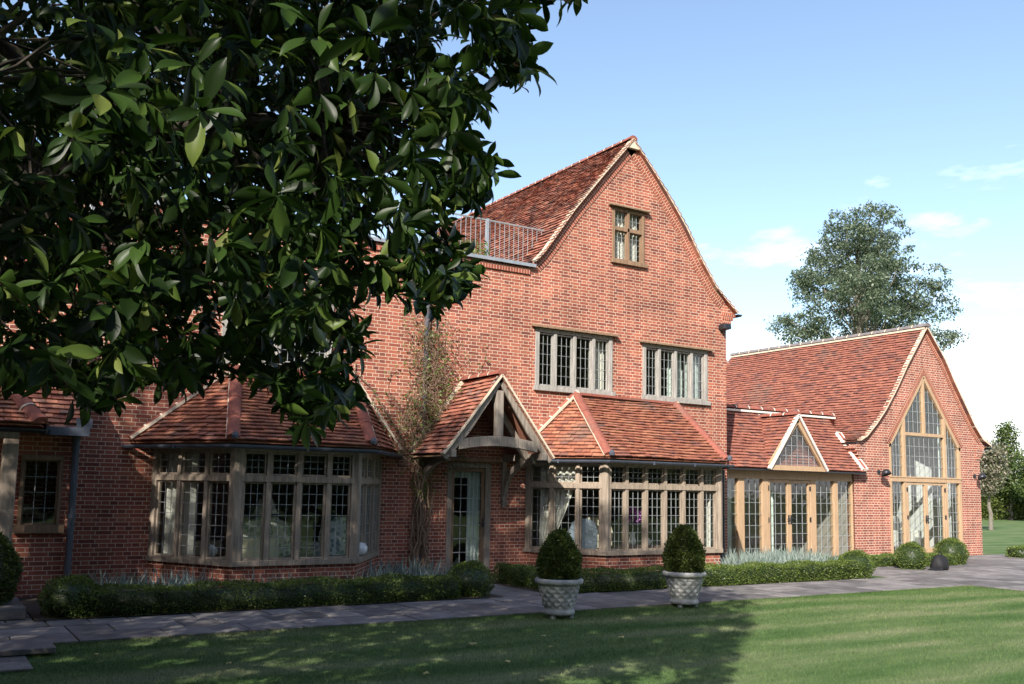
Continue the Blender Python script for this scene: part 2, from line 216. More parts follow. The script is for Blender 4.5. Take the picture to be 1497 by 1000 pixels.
# ------------------------------------------------------------------ mesh builder
class MB:
    def __init__(s): s.v = []; s.f = []; s.uv = []; s.m = []
    def face(s, pts, m=0, uv=None):
        b = len(s.v); s.v += [tuple(p) for p in pts]; s.f.append(list(range(b, b+len(pts)))); s.uv.append(uv); s.m.append(m); return s
    def hexa(s, c, m=0):            # c: 8 corners, bottom 4 ccw then top 4
        b = len(s.v); s.v += [tuple(p) for p in c]
        for q in ((3, 2, 1, 0), (4, 5, 6, 7), (0, 1, 5, 4), (1, 2, 6, 5), (2, 3, 7, 6), (3, 0, 4, 7)): s.f.append([b+i for i in q]); s.uv.append(None); s.m.append(m)
        return s
    def box(s, x0, x1, y0, y1, z0, z1, m=0):
        return s.hexa([(x0, y0, z0), (x1, y0, z0), (x1, y1, z0), (x0, y1, z0), (x0, y0, z1), (x1, y0, z1), (x1, y1, z1), (x0, y1, z1)], m)
    def bar(s, a, b, w, h, m=0, up=(0, 0, 1)):     # rectangular bar from a to b; w sideways, h along up
        a, b = Vector(a), Vector(b); d = (b-a).normalized(); u = Vector(up)
        if abs(d.dot(u)) > .98: u = Vector((0, 1, 0))
        r = d.cross(u).normalized(); u = r.cross(d).normalized(); r *= w/2; u = u*(h/2)
        return s.hexa([a-r-u, a+r-u, b+r-u, b-r-u, a-r+u, a+r+u, b+r+u, b-r+u], m)
    def tube(s, pts, radii, m=0, n=8, cap=True):
        pts = [Vector(p) for p in pts]
        if not hasattr(radii, '__len__'): radii = [radii]*len(pts)
        b0 = len(s.v); prev = None
        for i, p in enumerate(pts):
            d = (pts[min(i+1, len(pts)-1)]-pts[max(i-1, 0)]).normalized()
            ref = Vector((0, 0, 1)) if abs(d.z) < .95 else Vector((1, 0, 0))
            if prev is None: r = d.cross(ref).normalized()
            else: r = (prev - d*prev.dot(d)).normalized()
            prev = r; u = d.cross(r)
            for k in range(n):
                a = 2*math.pi*k/n; s.v.append(tuple(p + (r*math.cos(a)+u*math.sin(a))*radii[i]))
        for i in range(len(pts)-1):
            for k in range(n):
                k2 = (k+1) % n; s.f.append([b0+i*n+k, b0+i*n+k2, b0+(i+1)*n+k2, b0+(i+1)*n+k]); s.uv.append(None); s.m.append(m)
        if cap:
            s.f.append([b0+k for k in range(n)][::-1]); s.f.append([b0+(len(pts)-1)*n+k for k in range(n)]); s.uv += [None, None]; s.m += [m, m]
        return s
    def lathe(s, prof, c=(0, 0, 0), n=32, m=0, disp=None):
        b0 = len(s.v); c = Vector(c)
        for i, (r, z) in enumerate(prof):
            for k in range(n):
                a = 2*math.pi*k/n; rr = r + (disp(a, i, z) if disp else 0); s.v.append((c.x+rr*math.cos(a), c.y+rr*math.sin(a), c.z+z))
        for i in range(len(prof)-1):
            for k in range(n):
                k2 = (k+1) % n; s.f.append([b0+i*n+k, b0+i*n+k2, b0+(i+1)*n+k2, b0+(i+1)*n+k]); s.uv.append(None); s.m.append(m)
        return s
    def prism(s, poly, y0, y1, m=0):        # polygon in x,z pushed from y0 to y1
        n = len(poly); s.face([(x, y0, z) for x, z in poly], m); s.face([(x, y1, z) for x, z in poly][::-1], m)
        for i in range(n):
            (xa, za), (xb, zb) = poly[i], poly[(i+1) % n]; s.face([(xa, y0, za), (xa, y1, za), (xb, y1, zb), (xb, y0, zb)], m)
        return s
    def wall(s, outer, holes, y, m=0, reveal=.11):
        loops = [[Vector((x, z, 0)) for x, z in L] for L in [outer]+holes]
        flat = [p for L in loops for p in L]
        for t in tessellate_polygon(loops):
            P = [flat[i] if isinstance(i, int) else i for i in t]; P = [(p.x, y, p.y) for p in P]
            nrm = (Vector(P[1])-Vector(P[0])).cross(Vector(P[2])-Vector(P[0]))
            s.face(P if nrm.y < 0 else P[::-1], m)
        for L in holes:
            for i in range(len(L)):
                (xa, za), (xb, zb) = L[i], L[(i+1) % len(L)]; s.face([(xa, y, za), (xb, y, zb), (xb, y+reveal, zb), (xa, y+reveal, za)], m)
        return s
    def build(s, name, mats, parent=None, smooth=False, bevel=0.):
        me = bpy.data.meshes.new(name); me.from_pydata(s.v, [], s.f)
        if isinstance(mats, str): mats = [mats]
        for k in mats: me.materials.append(MATS[k])
        me.polygons.foreach_set('material_index', s.m)
        if smooth: me.polygons.foreach_set('use_smooth', [True]*len(s.f))
        if any(k.startswith('brick') for k in mats):
            lay = me.uv_layers.new(name='UVMap'); co = []
            for f, uv in zip(s.f, s.uv):
                if uv: co += [c for q in uv for c in q]; continue
                P = [Vector(s.v[i]) for i in f]; n = Vector((0, 0, 0))
                for i in range(len(P)): n += P[i].cross(P[(i+1) % len(P)])
                n.normalize()
                if abs(n.z) > .8: co += [c for p in P for c in (p.x, p.y)]
                else:
                    t = Vector((-n.y, n.x, 0)).normalized()
                    if abs(t.x) > abs(t.y) and t.x < 0 or abs(t.y) >= abs(t.x) and t.y < 0: t = -t
                    co += [c for p in P for c in (p.dot(t), p.z)]
            lay.data.foreach_set('uv', co)
        o = bpy.data.objects.new(name, me); COL.objects.link(o)
        if parent is not None: o.parent = parent; o.matrix_parent_inverse = world_of(parent).inverted()
        if bevel:
            b = o.modifiers.new('bevel', 'BEVEL'); b.width = bevel; b.segments = 2; b.limit_method = 'ANGLE'
        return o
def world_of(p):
    b = Matrix.LocRotScale(p.location, p.rotation_euler, p.scale)
    return b if p.parent is None else world_of(p.parent) @ p.matrix_parent_inverse @ b
def tag(o, label=None, cat=None, group=None, kind=None):
    if label: o['label'] = label
    if cat: o['category'] = cat
    if group: o['group'] = group
    if kind: o['kind'] = kind
    return o
def thing(name, label, cat, loc=(0, 0, 0), group=None):
    o = bpy.data.objects.new(name, None); COL.objects.link(o); o.location = loc; o.empty_display_size = .1
    return tag(o, label, cat, group)
def place(o, loc, rz=0, sc=1):      # meshes built round the origin
    o.location = loc; o.rotation_euler = (0, 0, rz); o.scale = (sc, sc, sc); return o
def cloud(name, tv, tf, R, P, mname, parent=None, smooth=True, extra=None, mats=None):
    """one mesh made of many small copies: template verts tv, faces tf, matrices R (n,3,3), positions P (n,3); extra = MB welded in first"""
    n = len(P); k = len(tv); V = (np.einsum('nij,kj->nki', R, np.asarray(tv, float)) + P[:, None, :]).reshape(-1, 3)
    ev = np.array(extra.v, float).reshape(-1, 3) if extra else np.zeros((0, 3)); V = np.vstack([ev, V]); off = len(ev)
    ls = [len(f) for f in tf]; fl = np.concatenate([np.array(f) for f in tf])
    loops = (fl[None, :] + (np.arange(n)*k)[:, None] + off).reshape(-1); tot = np.tile(ls, n)
    mi = np.full(len(tot), 1 if extra else 0)
    if extra:
        el = np.concatenate([np.array(f) for f in extra.f]); loops = np.concatenate([el, loops]); tot = np.concatenate([[len(f) for f in extra.f], tot]); mi = np.concatenate([extra.m, mi])
    me = bpy.data.meshes.new(name); me.vertices.add(len(V)); me.vertices.foreach_set('co', V.astype(np.float32).reshape(-1))
    me.loops.add(len(loops)); me.loops.foreach_set('vertex_index', loops.astype(np.int32)); me.polygons.add(len(tot))
    st = np.concatenate([[0], np.cumsum(tot)[:-1]]); me.polygons.foreach_set('loop_start', st.astype(np.int32)); me.polygons.foreach_set('loop_total', tot.astype(np.int32))
    for q in (mats or [mname]): me.materials.append(MATS[q])
    me.polygons.foreach_set('material_index', mi.astype(np.int32))
    if smooth: me.polygons.foreach_set('use_smooth', np.ones(len(tot), bool))
    me.update(calc_edges=True); me.validate()
    o = bpy.data.objects.new(name, me); COL.objects.link(o)
    if parent is not None: o.parent = parent; o.matrix_parent_inverse = world_of(parent).inverted()
    return o
def frames(D, rng, roll=None):      # (n,3) directions -> matrices whose x column is D
    D = D/np.linalg.norm(D, axis=1, keepdims=True); ref = np.where(np.abs(D[:, 2:3]) < .9, [[0, 0, 1.]], [[1., 0, 0]])
    s = np.cross(ref, D); s /= np.linalg.norm(s, axis=1, keepdims=True); u = np.cross(D, s)
    a = rng.uniform(-math.pi, math.pi, len(D)) if roll is None else rng.normal(0, roll, len(D))
    c, q = np.cos(a)[:, None], np.sin(a)[:, None]
    return np.stack([D, s*c+u*q, u*c-s*q], axis=2)
LEAF_S = ([(0, 0, 0), (.5, .28, .05), (1, 0, 0), (.5, -.28, .05)], [[0, 1, 2, 3]])
# ------------------------------------------------------------------ roofs
def clip(poly, clipper):
    out = poly
    for i in range(len(clipper)):
        a, b = clipper[i], clipper[(i+1) % len(clipper)]; inp = out; out = []
        if not inp: return []
        sd = lambda p: (b[0]-a[0])*(p[1]-a[1])-(b[1]-a[1])*(p[0]-a[0])
        for j in range(len(inp)):
            p, q = inp[j], inp[(j+1) % len(inp)]; sp, sq = sd(p), sd(q)
            if sp >= 0: out.append(p)
            if (sp >= 0) != (sq >= 0): t = sp/(sp-sq); out.append((p[0]+(q[0]-p[0])*t, p[1]+(q[1]-p[1])*t))
    return out
def tiles(mb, poly, f, gauge=.1, tw=.165, seed=1, t=.016, m=0, mu=None, wav=.006, segs=False):
    """individual clay tiles clipped to a convex polygon in (u,v); f(u,v,h) gives the point h above the roof"""
    rng = random.Random(seed); us = [p[0] for p in poly]; vs = [p[1] for p in poly]; ar = sum(poly[i][0]*poly[(i+1) % len(poly)][1]-poly[(i+1) % len(poly)][0]*poly[i][1] for i in range(len(poly)))
    if ar < 0: poly = poly[::-1]
    vv0, vv1 = min(vs), max(vs); K = 16 if segs else 1
    for k in range(K):
        a_, b_ = vv0+(vv1-vv0)*k/K, vv0+(vv1-vv0)*(k+1)/K; q = clip([(min(us), a_), (max(us), a_), (max(us), b_), (min(us), b_)], poly)
        if len(q) > 2: mb.face([f(u, v, -.03) for u, v in q], mu if mu is not None else m)
    r = 0; v0 = min(vs)
    while v0 < max(vs):
        u0 = min(us) - tw*(.5 if r % 2 else 0) - rng.random()*.02
        sag = [rng.uniform(-wav, wav) for _ in range(3)]
        while u0 < max(us):
            dv = rng.uniform(-.006, .006); q = clip([(u0+.003, v0+dv), (u0+tw-.003, v0+dv+rng.uniform(-.003, .003)), (u0+tw-.003, v0+gauge+.012), (u0+.003, v0+gauge+.012)], poly)
            if len(q) > 2:
                j = rng.uniform(-.005, .009); tl = rng.uniform(-.035, .035); um = u0+tw/2
                hh = lambda p: 2*t*(1-(p[1]-v0)/gauge)+.004+j+tl*(p[0]-um)+wav*math.sin(p[0]*1.9+v0*1.3)*1.5
                top = [f(p[0], p[1], hh(p)) for p in q]; b = len(mb.v); n = len(q); mb.v += [tuple(p) for p in top] + [tuple(f(p[0], p[1], hh(p)-t*1.3)) for p in q]
                mb.f.append([b+i for i in range(n)]); mb.uv.append(None); mb.m.append(m)
                for i in range(n): mb.f.append([b+i, b+n+i, b+n+(i+1) % n, b+(i+1) % n]); mb.uv.append(None); mb.m.append(m)
            u0 += tw
        v0 += gauge; r += 1
    return mb
def planar(O, U, V):
    O, U = Vector(O), Vector(U).normalized(); V = Vector(V); V = (V-U*V.dot(U)).normalized(); N = U.cross(V)
    if N.z < 0: N = -N
    return (lambda u, v, h: O+U*u+V*v+N*h), (lambda P: ((Vector(P)-O).dot(U), (Vector(P)-O).dot(V)))
def roof_plane(mb, P, seed, **kw):      # P: planar convex polygon, first edge is the eave
    f, inv = planar(P[0], Vector(P[1])-Vector(P[0]), Vector(P[2])-Vector(P[0])); return tiles(mb, [inv(p) for p in P], f, seed=seed, **kw)
def profile(pts, axis='Y', flip=1):     # curved roof slope: profile of (x,z) from eave to ridge; u runs along y
    P = [Vector((x, 0, z)) for x, z in pts]; L = [0]
    for a, b in zip(P, P[1:]): L.append(L[-1]+(b-a).length)
    def f(u, v, h):
        i = 0
        while i < len(P)-2 and v > L[i+1]: i += 1
        d = (P[i+1]-P[i]).normalized(); p = P[i]+d*(v-L[i]); n = Vector((-d.z, 0, d.x))
        if n.z < 0: n = -n
        return Vector((p.x, u, p.z))+n*h
    return f, L[-1]
def ridge(mb, A, B, r=.1, seg=.33, m=0, mm=1, up=(0, 0, 1), joint=True, half=True):
    A, B = Vector(A), Vector(B); d = (B-A); Ln = d.length; d.normalize(); s = d.cross(Vector(up)).normalized(); u = s.cross(d).normalized()
    n = max(1, round(Ln/seg)); k = 9
    def ring(c, rr): return [c+s*(rr*math.cos(math.pi*i/(k-1)))+u*(rr*.85*math.sin(math.pi*i/(k-1))-.02) for i in range(k)]
    for i in range(n):
        a, b = ring(A+d*(Ln*i/n), r*1.04), ring(A+d*(Ln*(i+1)/n), r*.95)
        o = len(mb.v); mb.v += [tuple(p) for p in a+b]
        for q in range(k-1): mb.f.append([o+q, o+q+1, o+k+q+1, o+k+q]); mb.uv.append(None); mb.m.append(m)
        for R_ in (a, b): mb.face(R_, m)
        if joint:
            a, b = ring(A+d*(Ln*(i+1)/n-.018), r*1.07), ring(A+d*(Ln*(i+1)/n+.014), r*1.07); o = len(mb.v); mb.v += [tuple(p) for p in a+b]
            for q in range(k-1): mb.f.append([o+q, o+q+1, o+k+q+1, o+k+q]); mb.uv.append(None); mb.m.append(mm)
    return mb
def gutter(mb, pts, r=.06, m=0):
    pts = [Vector(p) for p in pts]; k = 8; rings = []
    for i, p in enumerate(pts):
        d = (pts[min(i+1, len(pts)-1)]-pts[max(i-1, 0)]).normalized(); s = d.cross(Vector((0, 0, 1))).normalized()
        rings.append([[tuple(p+s*(q*math.cos(math.pi+math.pi*j/(k-1)))+Vector((0, 0, q*math.sin(math.pi+math.pi*j/(k-1))))) for j in range(k)] for q in (r, r-.008)])
    for a, b in zip(rings, rings[1:]):
        for w in (0, 1):
            for j in range(k-1): mb.face([a[w][j], b[w][j], b[w][j+1], a[w][j+1]], m)
        for j in (0, k-1): mb.face([a[0][j], a[1][j], b[1][j], b[0][j]], m)
    for R_ in (rings[0], rings[-1]): mb.face(R_[0], m)
    for a, b in zip(pts, pts[1:]):
        for t in range(1, max(2, int((b-a).length/.9))):
            p = a+(b-a)*(t/max(2, int((b-a).length/.9))); mb.bar(p+Vector((0, 0, -r-.004)), p+Vector((0, 0, .004))-Vector((0, 0, 0)), .028, r*2.08, m, up=(b-a).cross(Vector((0, 0, 1))))
    return mb
# ------------------------------------------------------------------ leaded windows
def lattice(mb, A, B, z0, z1, nx, nz, m=0, w=.0062, poly=None):
    """lead cames of one light, drawn between plan points A, B and heights z0, z1"""
    A, B = Vector((A[0], A[1], 0)), Vector((B[0], B[1], 0)); d = (B-A); L = d.length; d.normalize(); n = Vector((d.y, -d.x, 0))*.004
    for i in range(1, nx):
        x = L*i/nx; za, zb = z0, z1
        if poly: za, zb = poly(x)
        if zb-za > .05: p = A+d*x+n; mb.bar(p+Vector((0, 0, za)), p+Vector((0, 0, zb)), w, .008, m, up=n)
    for j in range(1, nz):
        z = z0+(z1-z0)*j/nz; xa, xb = 0, L
        if poly:
            xs = [x for x in np.linspace(0, L, 60) if poly(x)[0] <= z <= poly(x)[1]]
            if len(xs) < 4: continue
            xa, xb = xs[0], xs[-1]
        mb.bar(A+d*xa+n+Vector((0, 0, z)), A+d*xb+n+Vector((0, 0, z)), .008, w, m)
def frame_run(fr, gl, A, B, rows, n, post=.075, depth=.11, endpost=.09, nx=3, nz=(2, 7), sash=.03, rng=None):
    """a run of n lights between plan points A and B; rows = [(z0,z1),...] glass heights with rails between"""
    A, B = Vector((A[0], A[1], 0)), Vector((B[0], B[1], 0)); d = (B-A); L = d.length; d.normalize(); nr = Vector((d.y, -d.x, 0))
    zlo, zhi = rows[0][0], rows[-1][1]
    xs = [0]+[L*i/n for i in range(1, n)]+[L]
    for i, x in enumerate(xs):
        w = endpost if i in (0, n) else post; xx = min(max(x, w/2), L-w/2)
        p = A+d*xx; fr.bar(p+Vector((0, 0, zlo-.005)), p+Vector((0, 0, zhi+.005)), w, depth*(1.12 if i in (0, n) else 1), 0, up=nr)
    for r, (z0, z1) in enumerate(rows):
        for i in range(n):
            a = (endpost if i == 0 else post/2); b = (endpost if i == n-1 else post/2)
            pa, pb = A+d*(xs[i]+a)-nr*.012, A+d*(xs[i+1]-b)-nr*.012
            # sash rails just proud of the glass
            for zz in (z0+sash/2, z1-sash/2): fr.bar(pa+Vector((0, 0, zz)), pb+Vector((0, 0, zz)), .05, sash, 0)
            for pp in (pa+d*sash/2, pb-d*sash/2): fr.bar(pp+Vector((0, 0, z0+sash)), pp+Vector((0, 0, z1-sash)), sash, .05, 0, up=nr)
            qa, qb = pa+d*sash*.7, pb-d*sash*.7; k = (rng.uniform(-.004, .004) if rng else 0)
            gl.face([qa-nr*k+Vector((0, 0, z0+.01)), qb+nr*k+Vector((0, 0, z0+.01)), qb+nr*k+Vector((0, 0, z1-.01)), qa-nr*k+Vector((0, 0, z1-.01))], 0)
            lattice(gl, qa+nr*.006, qb+nr*.006, z0+.015, z1-.015, nx, nz[r], 1)
rng0 = random.Random(7)
# ================================================================== SETTING
g = MB(); g.face([(-400, -400, 0), (600, -400, 0), (600, 600, 0), (-400, 600, 0)]); tag(g.build('lawn', 'lawn'), kind='structure')
def flags(name, regions, seed, mname='flagstone'):
    rng = random.Random(seed); mb = MB()
    for (x0, x1, y0, y1) in regions:
        y = y0
        while y < y1-.05:
            d = min(rng.choice([.45, .6, .6, .75]), y1-y)
            if y1-(y+d) < .2: d = y1-y
            x = x0
            while x < x1-.05:
                w = rng.choice([.45, .6, .75, .9]); w = min(w, x1-x)
                if x1-(x+w) < .2: w = x1-x
                h = .022+rng.uniform(-.003, .004); a = .009; t = [rng.uniform(-.002, .002) for _ in range(4)]
                mb.hexa([(x+a, y+a, .004), (x+w-a, y+a, .004), (x+w-a, y+d-a, .004), (x+a, y+d-a, .004), (x+a, y+a, h+t[0]), (x+w-a, y+a, h+t[1]), (x+w-a, y+d-a, h+t[2]), (x+a, y+d-a, h+t[3])])
                x += w
            y += d
    return tag(mb.build(name, mname, bevel=.004), kind='structure')
flags('paving', [(-4, 17.0, 10.8, 12.5), (17.0, 29, 6.0, 16.3), (17.0, 21, 16.3-2.9, 13.6), (7.72, 8.62, 12.5, 15.8), (-4, 1.0, 9.2, 10.8), (.3, 1.25, 12.5, 14.2)][:2]+[(7.72, 8.62, 12.5, 15.8), (-4, 1.0, 9.4, 10.8), (.1, 1.3, 12.5, 14.6)], 3)
g = MB(); 
g.face([(-4, 10.8, .006), (17, 10.8, .006), (17, 12.5, .006), (-4, 12.5, .006)]); g.face([(17, 6, .006), (29, 6, .006), (29, 16.4, .006), (17, 16.4, .006)])
for x0, x1, y0, y1 in ((-4, .1, 12.5, 15.2), (1.3, 7.72, 12.5, 15.9), (8.62, 16.35, 12.5, 16.5)): g.face([(x0, y0, .03), (x1, y0, .03), (x1, y1, .03), (x0, y1, .03)])
tag(g.build('flower_bed_soil', 'soil'), kind='structure')
# ================================================================== THE HOUSE
WY = 15.86
house = thing('brick_house', 'red brick house with tall gable, leaded oak windows, tiled porch and low glazed garden wing', 'house', (12, 20, 0))
# ---- main front wall
vergeR = [(16.02, 5.86), (15.67, 6.13), (15.34, 6.40), (14.87, 7.0), (14.41, 7.68), (13.82, 8.39), (13.38, 8.87), (12.87, 9.40)]
vergeL = [(10.33, 6.29), (10.55, 6.52), (10.84, 6.92), (11.29, 7.54), (12.08, 8.48), (12.87, 9.40)]
outer = [(.6, 0), (15.73, 0), (15.73, 5.50), (15.80, 5.56), (15.80, 5.68), (15.88, 5.70), (15.97, 5.80)] + [(x, z-.03) for x, z in vergeR] + [(x, z-.03) for x, z in vergeL[-2::-1]] + [(10.30, 6.16), (.6, 6.16)]
R4 = lambda x0, x1, z0, z1: [(x0, z0), (x1, z0), (x1, z1), (x0, z1)]
W0, W1, W2, WG, DR = (4.15, 6.1, 3.70, 4.96), (10.42, 12.38, 3.70, 4.93), (13.22, 15.12, 3.68, 4.88), (12.36, 13.25, 6.60, 7.80), (8.49, 9.45, .06, 2.15)
holes = [R4(*W0), R4(*W1), R4(*W2), R4(*WG), R4(*DR), R4(3.32, 7.0, .5, 2.25), R4(10.4, 14.95, .5, 2.25)]
mb = MB().wall(outer, holes, WY)
mb.face([(15.73, WY, 0), (15.73, 25, 0), (15.73, 25, 5.6), (15.73, WY, 5.6)]); mb.face([(.6, 25, 0), (.6, WY, 0), (.6, WY, 6.1), (.6, 25, 6.1)])
mb.face([(15.73, 25, 0), (.6, 25, 0), (.6, 25, 6.1), (15.73, 25, 6.1)])
mb.face([(15.73, 25, 5.6), (10.3, 25, 6.1), (12.87, 25, 9.36), (15.9, 25, 5.8)])
mb.build('wall', 'brick', house)
def verge_band(mb, V, y, w=.235, lift=.015):
    V = [Vector((x, 0, z)) for x, z in V]; off = []; u = 0
    for i, p in enumerate(V):
        d = (V[min(i+1, len(V)-1)]-V[max(i-1, 0)]).normalized(); n = Vector((-d.z, 0, d.x)); n = n if n.z < 0 else -n; off.append(p+n*w)
    for i in range(len(V)-1):
        L = (V[i+1]-V[i]).length; q = [off[i], off[i+1], V[i+1], V[i]]; uv = [(u, 0), (u+L, 0), (u+L, w), (u, w)]; u += L
        mb.face([(p.x, y-lift, p.z) for p in q], 0, uv); mb.face([(off[i].x, y-lift, off[i].z), (off[i].x, y, off[i].z), (off[i+1].x, y, off[i+1].z), (off[i+1].x, y-lift, off[i+1].z)], 0)
    return mb
for V in (vergeR[1:], vergeL): verge_band(MB(), [(x, z-.035) for x, z in V], WY).build('verge_brickwork', 'brick_soldier', house)
# kneeler of stepped bricks under the right eaves, string course under the parapet
mb = MB()
for k in range(4): mb.box(15.62, 15.80+.07*k, WY-.03, WY+.35, 5.50+.085*k, 5.575+.085*k)
mb.build('corbel_bricks', 'brick_soldier', house); mb = MB()
mb.box(.6, 10.25, WY-.035, WY-.001, 6.0, 6.12)
mb.build('string_course', 'brick_soldier', house)
mb = MB(); mb.hexa([(.6, WY-.09, 6.165), (10.36, WY-.09, 6.165), (10.36, WY+.4, 6.165), (.6, WY+.4, 6.165), (.6, WY-.09, 6.21), (10.36, WY-.09, 6.21), (10.36, WY+.4, 6.27), (.6, WY+.4, 6.27)])
mb.box(.6, 10.36, WY-.095, WY-.075, 6.145, 6.212); mb.build('parapet_coping', 'lead', house)
g = MB(); g.box(.65, 10.4, WY+.4, 24.9, 6.0, 6.12); g.build('flat_roof', 'lead', house)
# ---- main roof
f, L = profile(vergeL); mb = MB(); tiles(mb, [(15.74, 0), (24.9, 0), (24.9, L), (15.74, L)], f, gauge=.1, seed=5, wav=.01, segs=True)
f2, L2 = profile(vergeR); tiles(mb, [(15.74, 0), (24.9, 0), (24.9, L2), (15.74, L2)], f2, gauge=.16, tw=.3, seed=6, segs=True)
roof = mb.build('roof', 'tile_old', house)
mb = MB(); ridge(mb, (12.87, 15.75, 9.40), (12.87, 24.9, 9.40), .105, .32); mb.build('ridge_tiles', ['hip_tile', 'mortar'], roof)
for V in (vergeL, vergeR):
    mb = MB()
    for (xa, za), (xb, zb) in zip(V, V[1:]): mb.bar((xa, WY-.055, za-.005), (xb, WY-.055, zb-.005), .12, .045)
    if V is vergeL: mb.prism([(12.70, 9.18), (13.04, 9.18), (12.87, 9.42)], WY-.105, WY-.02)
    mb.build('verge_mortar', 'mortar', roof)
mb = MB(); gutter(mb, [(16.1, WY-.1, 5.83), (16.1, 24, 5.83)], .06); mb.build('gutter', 'black_iron', roof)
# ---- interior shells (plaster walls, boarded floors)
def shell(name, x0, x1, y0, y1, z0, z1, wallm='plaster', floor='floorboard', front=False):
    mb = MB(); mb.face([(x0, y0, z0), (x1, y0, z0), (x1, y1, z0), (x0, y1, z0)], 1); mb.face([(x0, y0, z1), (x0, y1, z1), (x1, y1, z1), (x1, y0, z1)], 0)
    mb.face([(x0, y1, z0), (x1, y1, z0), (x1, y1, z1), (x0, y1, z1)], 0); mb.face([(x0, y0, z0), (x0, y1, z0), (x0, y1, z1), (x0, y0, z1)], 0); mb.face([(x1, y0, z0), (x1, y1, z0), (x1, y1, z1), (x1, y0, z1)], 0)
    return mb.build(name, [wallm, floor], house)
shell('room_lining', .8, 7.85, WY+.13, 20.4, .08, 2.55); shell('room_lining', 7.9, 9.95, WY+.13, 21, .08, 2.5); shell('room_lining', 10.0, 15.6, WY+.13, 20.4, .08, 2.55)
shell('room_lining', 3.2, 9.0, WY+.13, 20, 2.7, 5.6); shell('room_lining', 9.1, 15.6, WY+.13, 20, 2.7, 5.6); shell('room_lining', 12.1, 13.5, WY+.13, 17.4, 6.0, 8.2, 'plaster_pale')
# ---- casement windows in the main wall
def casement(rect, n, wood, nz, label, rows=None, drip=True, nx=3, slim=False):
    x0, x1, z0, z1 = rect; y = WY+.03; fr, gl = MB(), MB()
    fr.box(x0-.005, x1+.005, y-.05, y+.08, z1-.075, z1+.002); fr.box(x0-.03, x1+.06, WY-.07, y+.08, z0-.05, z0+.05)
    rows = rows or [(z0+.06, z1-.085)]
    for (a, b), (c, d) in zip(rows, rows[1:]): fr.box(x0+.01, x1-.01, y-.055, y+.07, b-.003, c+.003)
    frame_run(fr, gl, (x0, y), (x1, y), rows, n, nx=nx, nz=nz, rng=rng0, **(dict(post=.06, endpost=.065, sash=.02) if slim else {}))
    w = fr.build('window', wood, house, bevel=.006); w['label'] = label
    gl.build('leaded_glass', ['glass', 'lead_came'], w)
    if drip:
        d = MB(); d.hexa([(x0-.10, WY-.12, z1+.0), (x1+.12, WY-.12, z1+.0), (x1+.12, WY+.02, z1+.03), (x0-.10, WY+.02, z1+.03), (x0-.10, WY-.12, z1+.035), (x1+.12, WY-.12, z1+.035), (x1+.12, WY+.02, z1+.075), (x0-.10, WY+.02, z1+.075)])
        d.build('drip_hood', 'oak_brown', w)
    return w
casement(W0, 4, 'oak_silver', (5,), 'upstairs window half hidden by the magnolia'); casement(W1, 4, 'oak_silver', (5,), 'upstairs window above the porch side')
casement(W2, 4, 'oak_silver', (5,), 'upstairs window nearest the house corner'); casement(WG, 2, 'oak_brown', (5, 2), 'small window in the tall gable', rows=[(6.66, 7.29), (7.37, 7.735)], slim=True)
# ---- front door and porch
x0, x1, z0, z1 = DR; y = WY+.05
fr = MB(); fr.box(x0, x0+.10, y-.06, y+.07, z0, z1); fr.box(x1-.13, x1, y-.06, y+.07, z0, z1); fr.box(x0+.10, x1-.13, y-.06, y+.07, z1-.1, z1); fr.box(x0, x1, y-.08, y+.1, 0, z0+.002)
door = fr.build('door', 'oak_grey', house, bevel=.006)
lf = MB(); a, b = x0+.1, x1-.13
for xx in (a+.035, b-.035): lf.box(xx-.033, xx+.033, y-.02, y+.03, z0+.004, z1-.104)
lf.box(a+.068, b-.068, y-.021, y+.029, z0+.004, z0+.14); lf.box(a+.068, b-.068, y-.021, y+.029, z1-.17, z1-.104)
leaf = lf.build('door_leaf', 'oak_brown', door)
gl = MB(); gl.face([(a+.06, y, z0+.13), (b-.06, y, z0+.13), (b-.06, y, z1-.16), (a+.06, y, z1-.16)]); lattice(gl, (a+.068, y-.004), (b-.068, y-.004), z0+.14, z1-.17, 4, 7, 1, w=.013); gl.build('leaded_glass', ['glass', 'lead_came'], door)
h = MB(); h.tube([(b-.03, y-.02, 1.0), (b-.03, y-.07, 1.0)], .012); h.tube([(b-.02, y-.07, 1.0), (b-.14, y-.075, 1.0)], .010); h.box(b-.05, b-.01, y-.026, y-.02, .92, 1.1); h.build('handle', 'black_iron', door)
PX, PZ, PY, PB, PE = 8.80, 3.70, 14.5, WY, 2.24
hw = 1.08
porch = None
tb = MB()      # timber
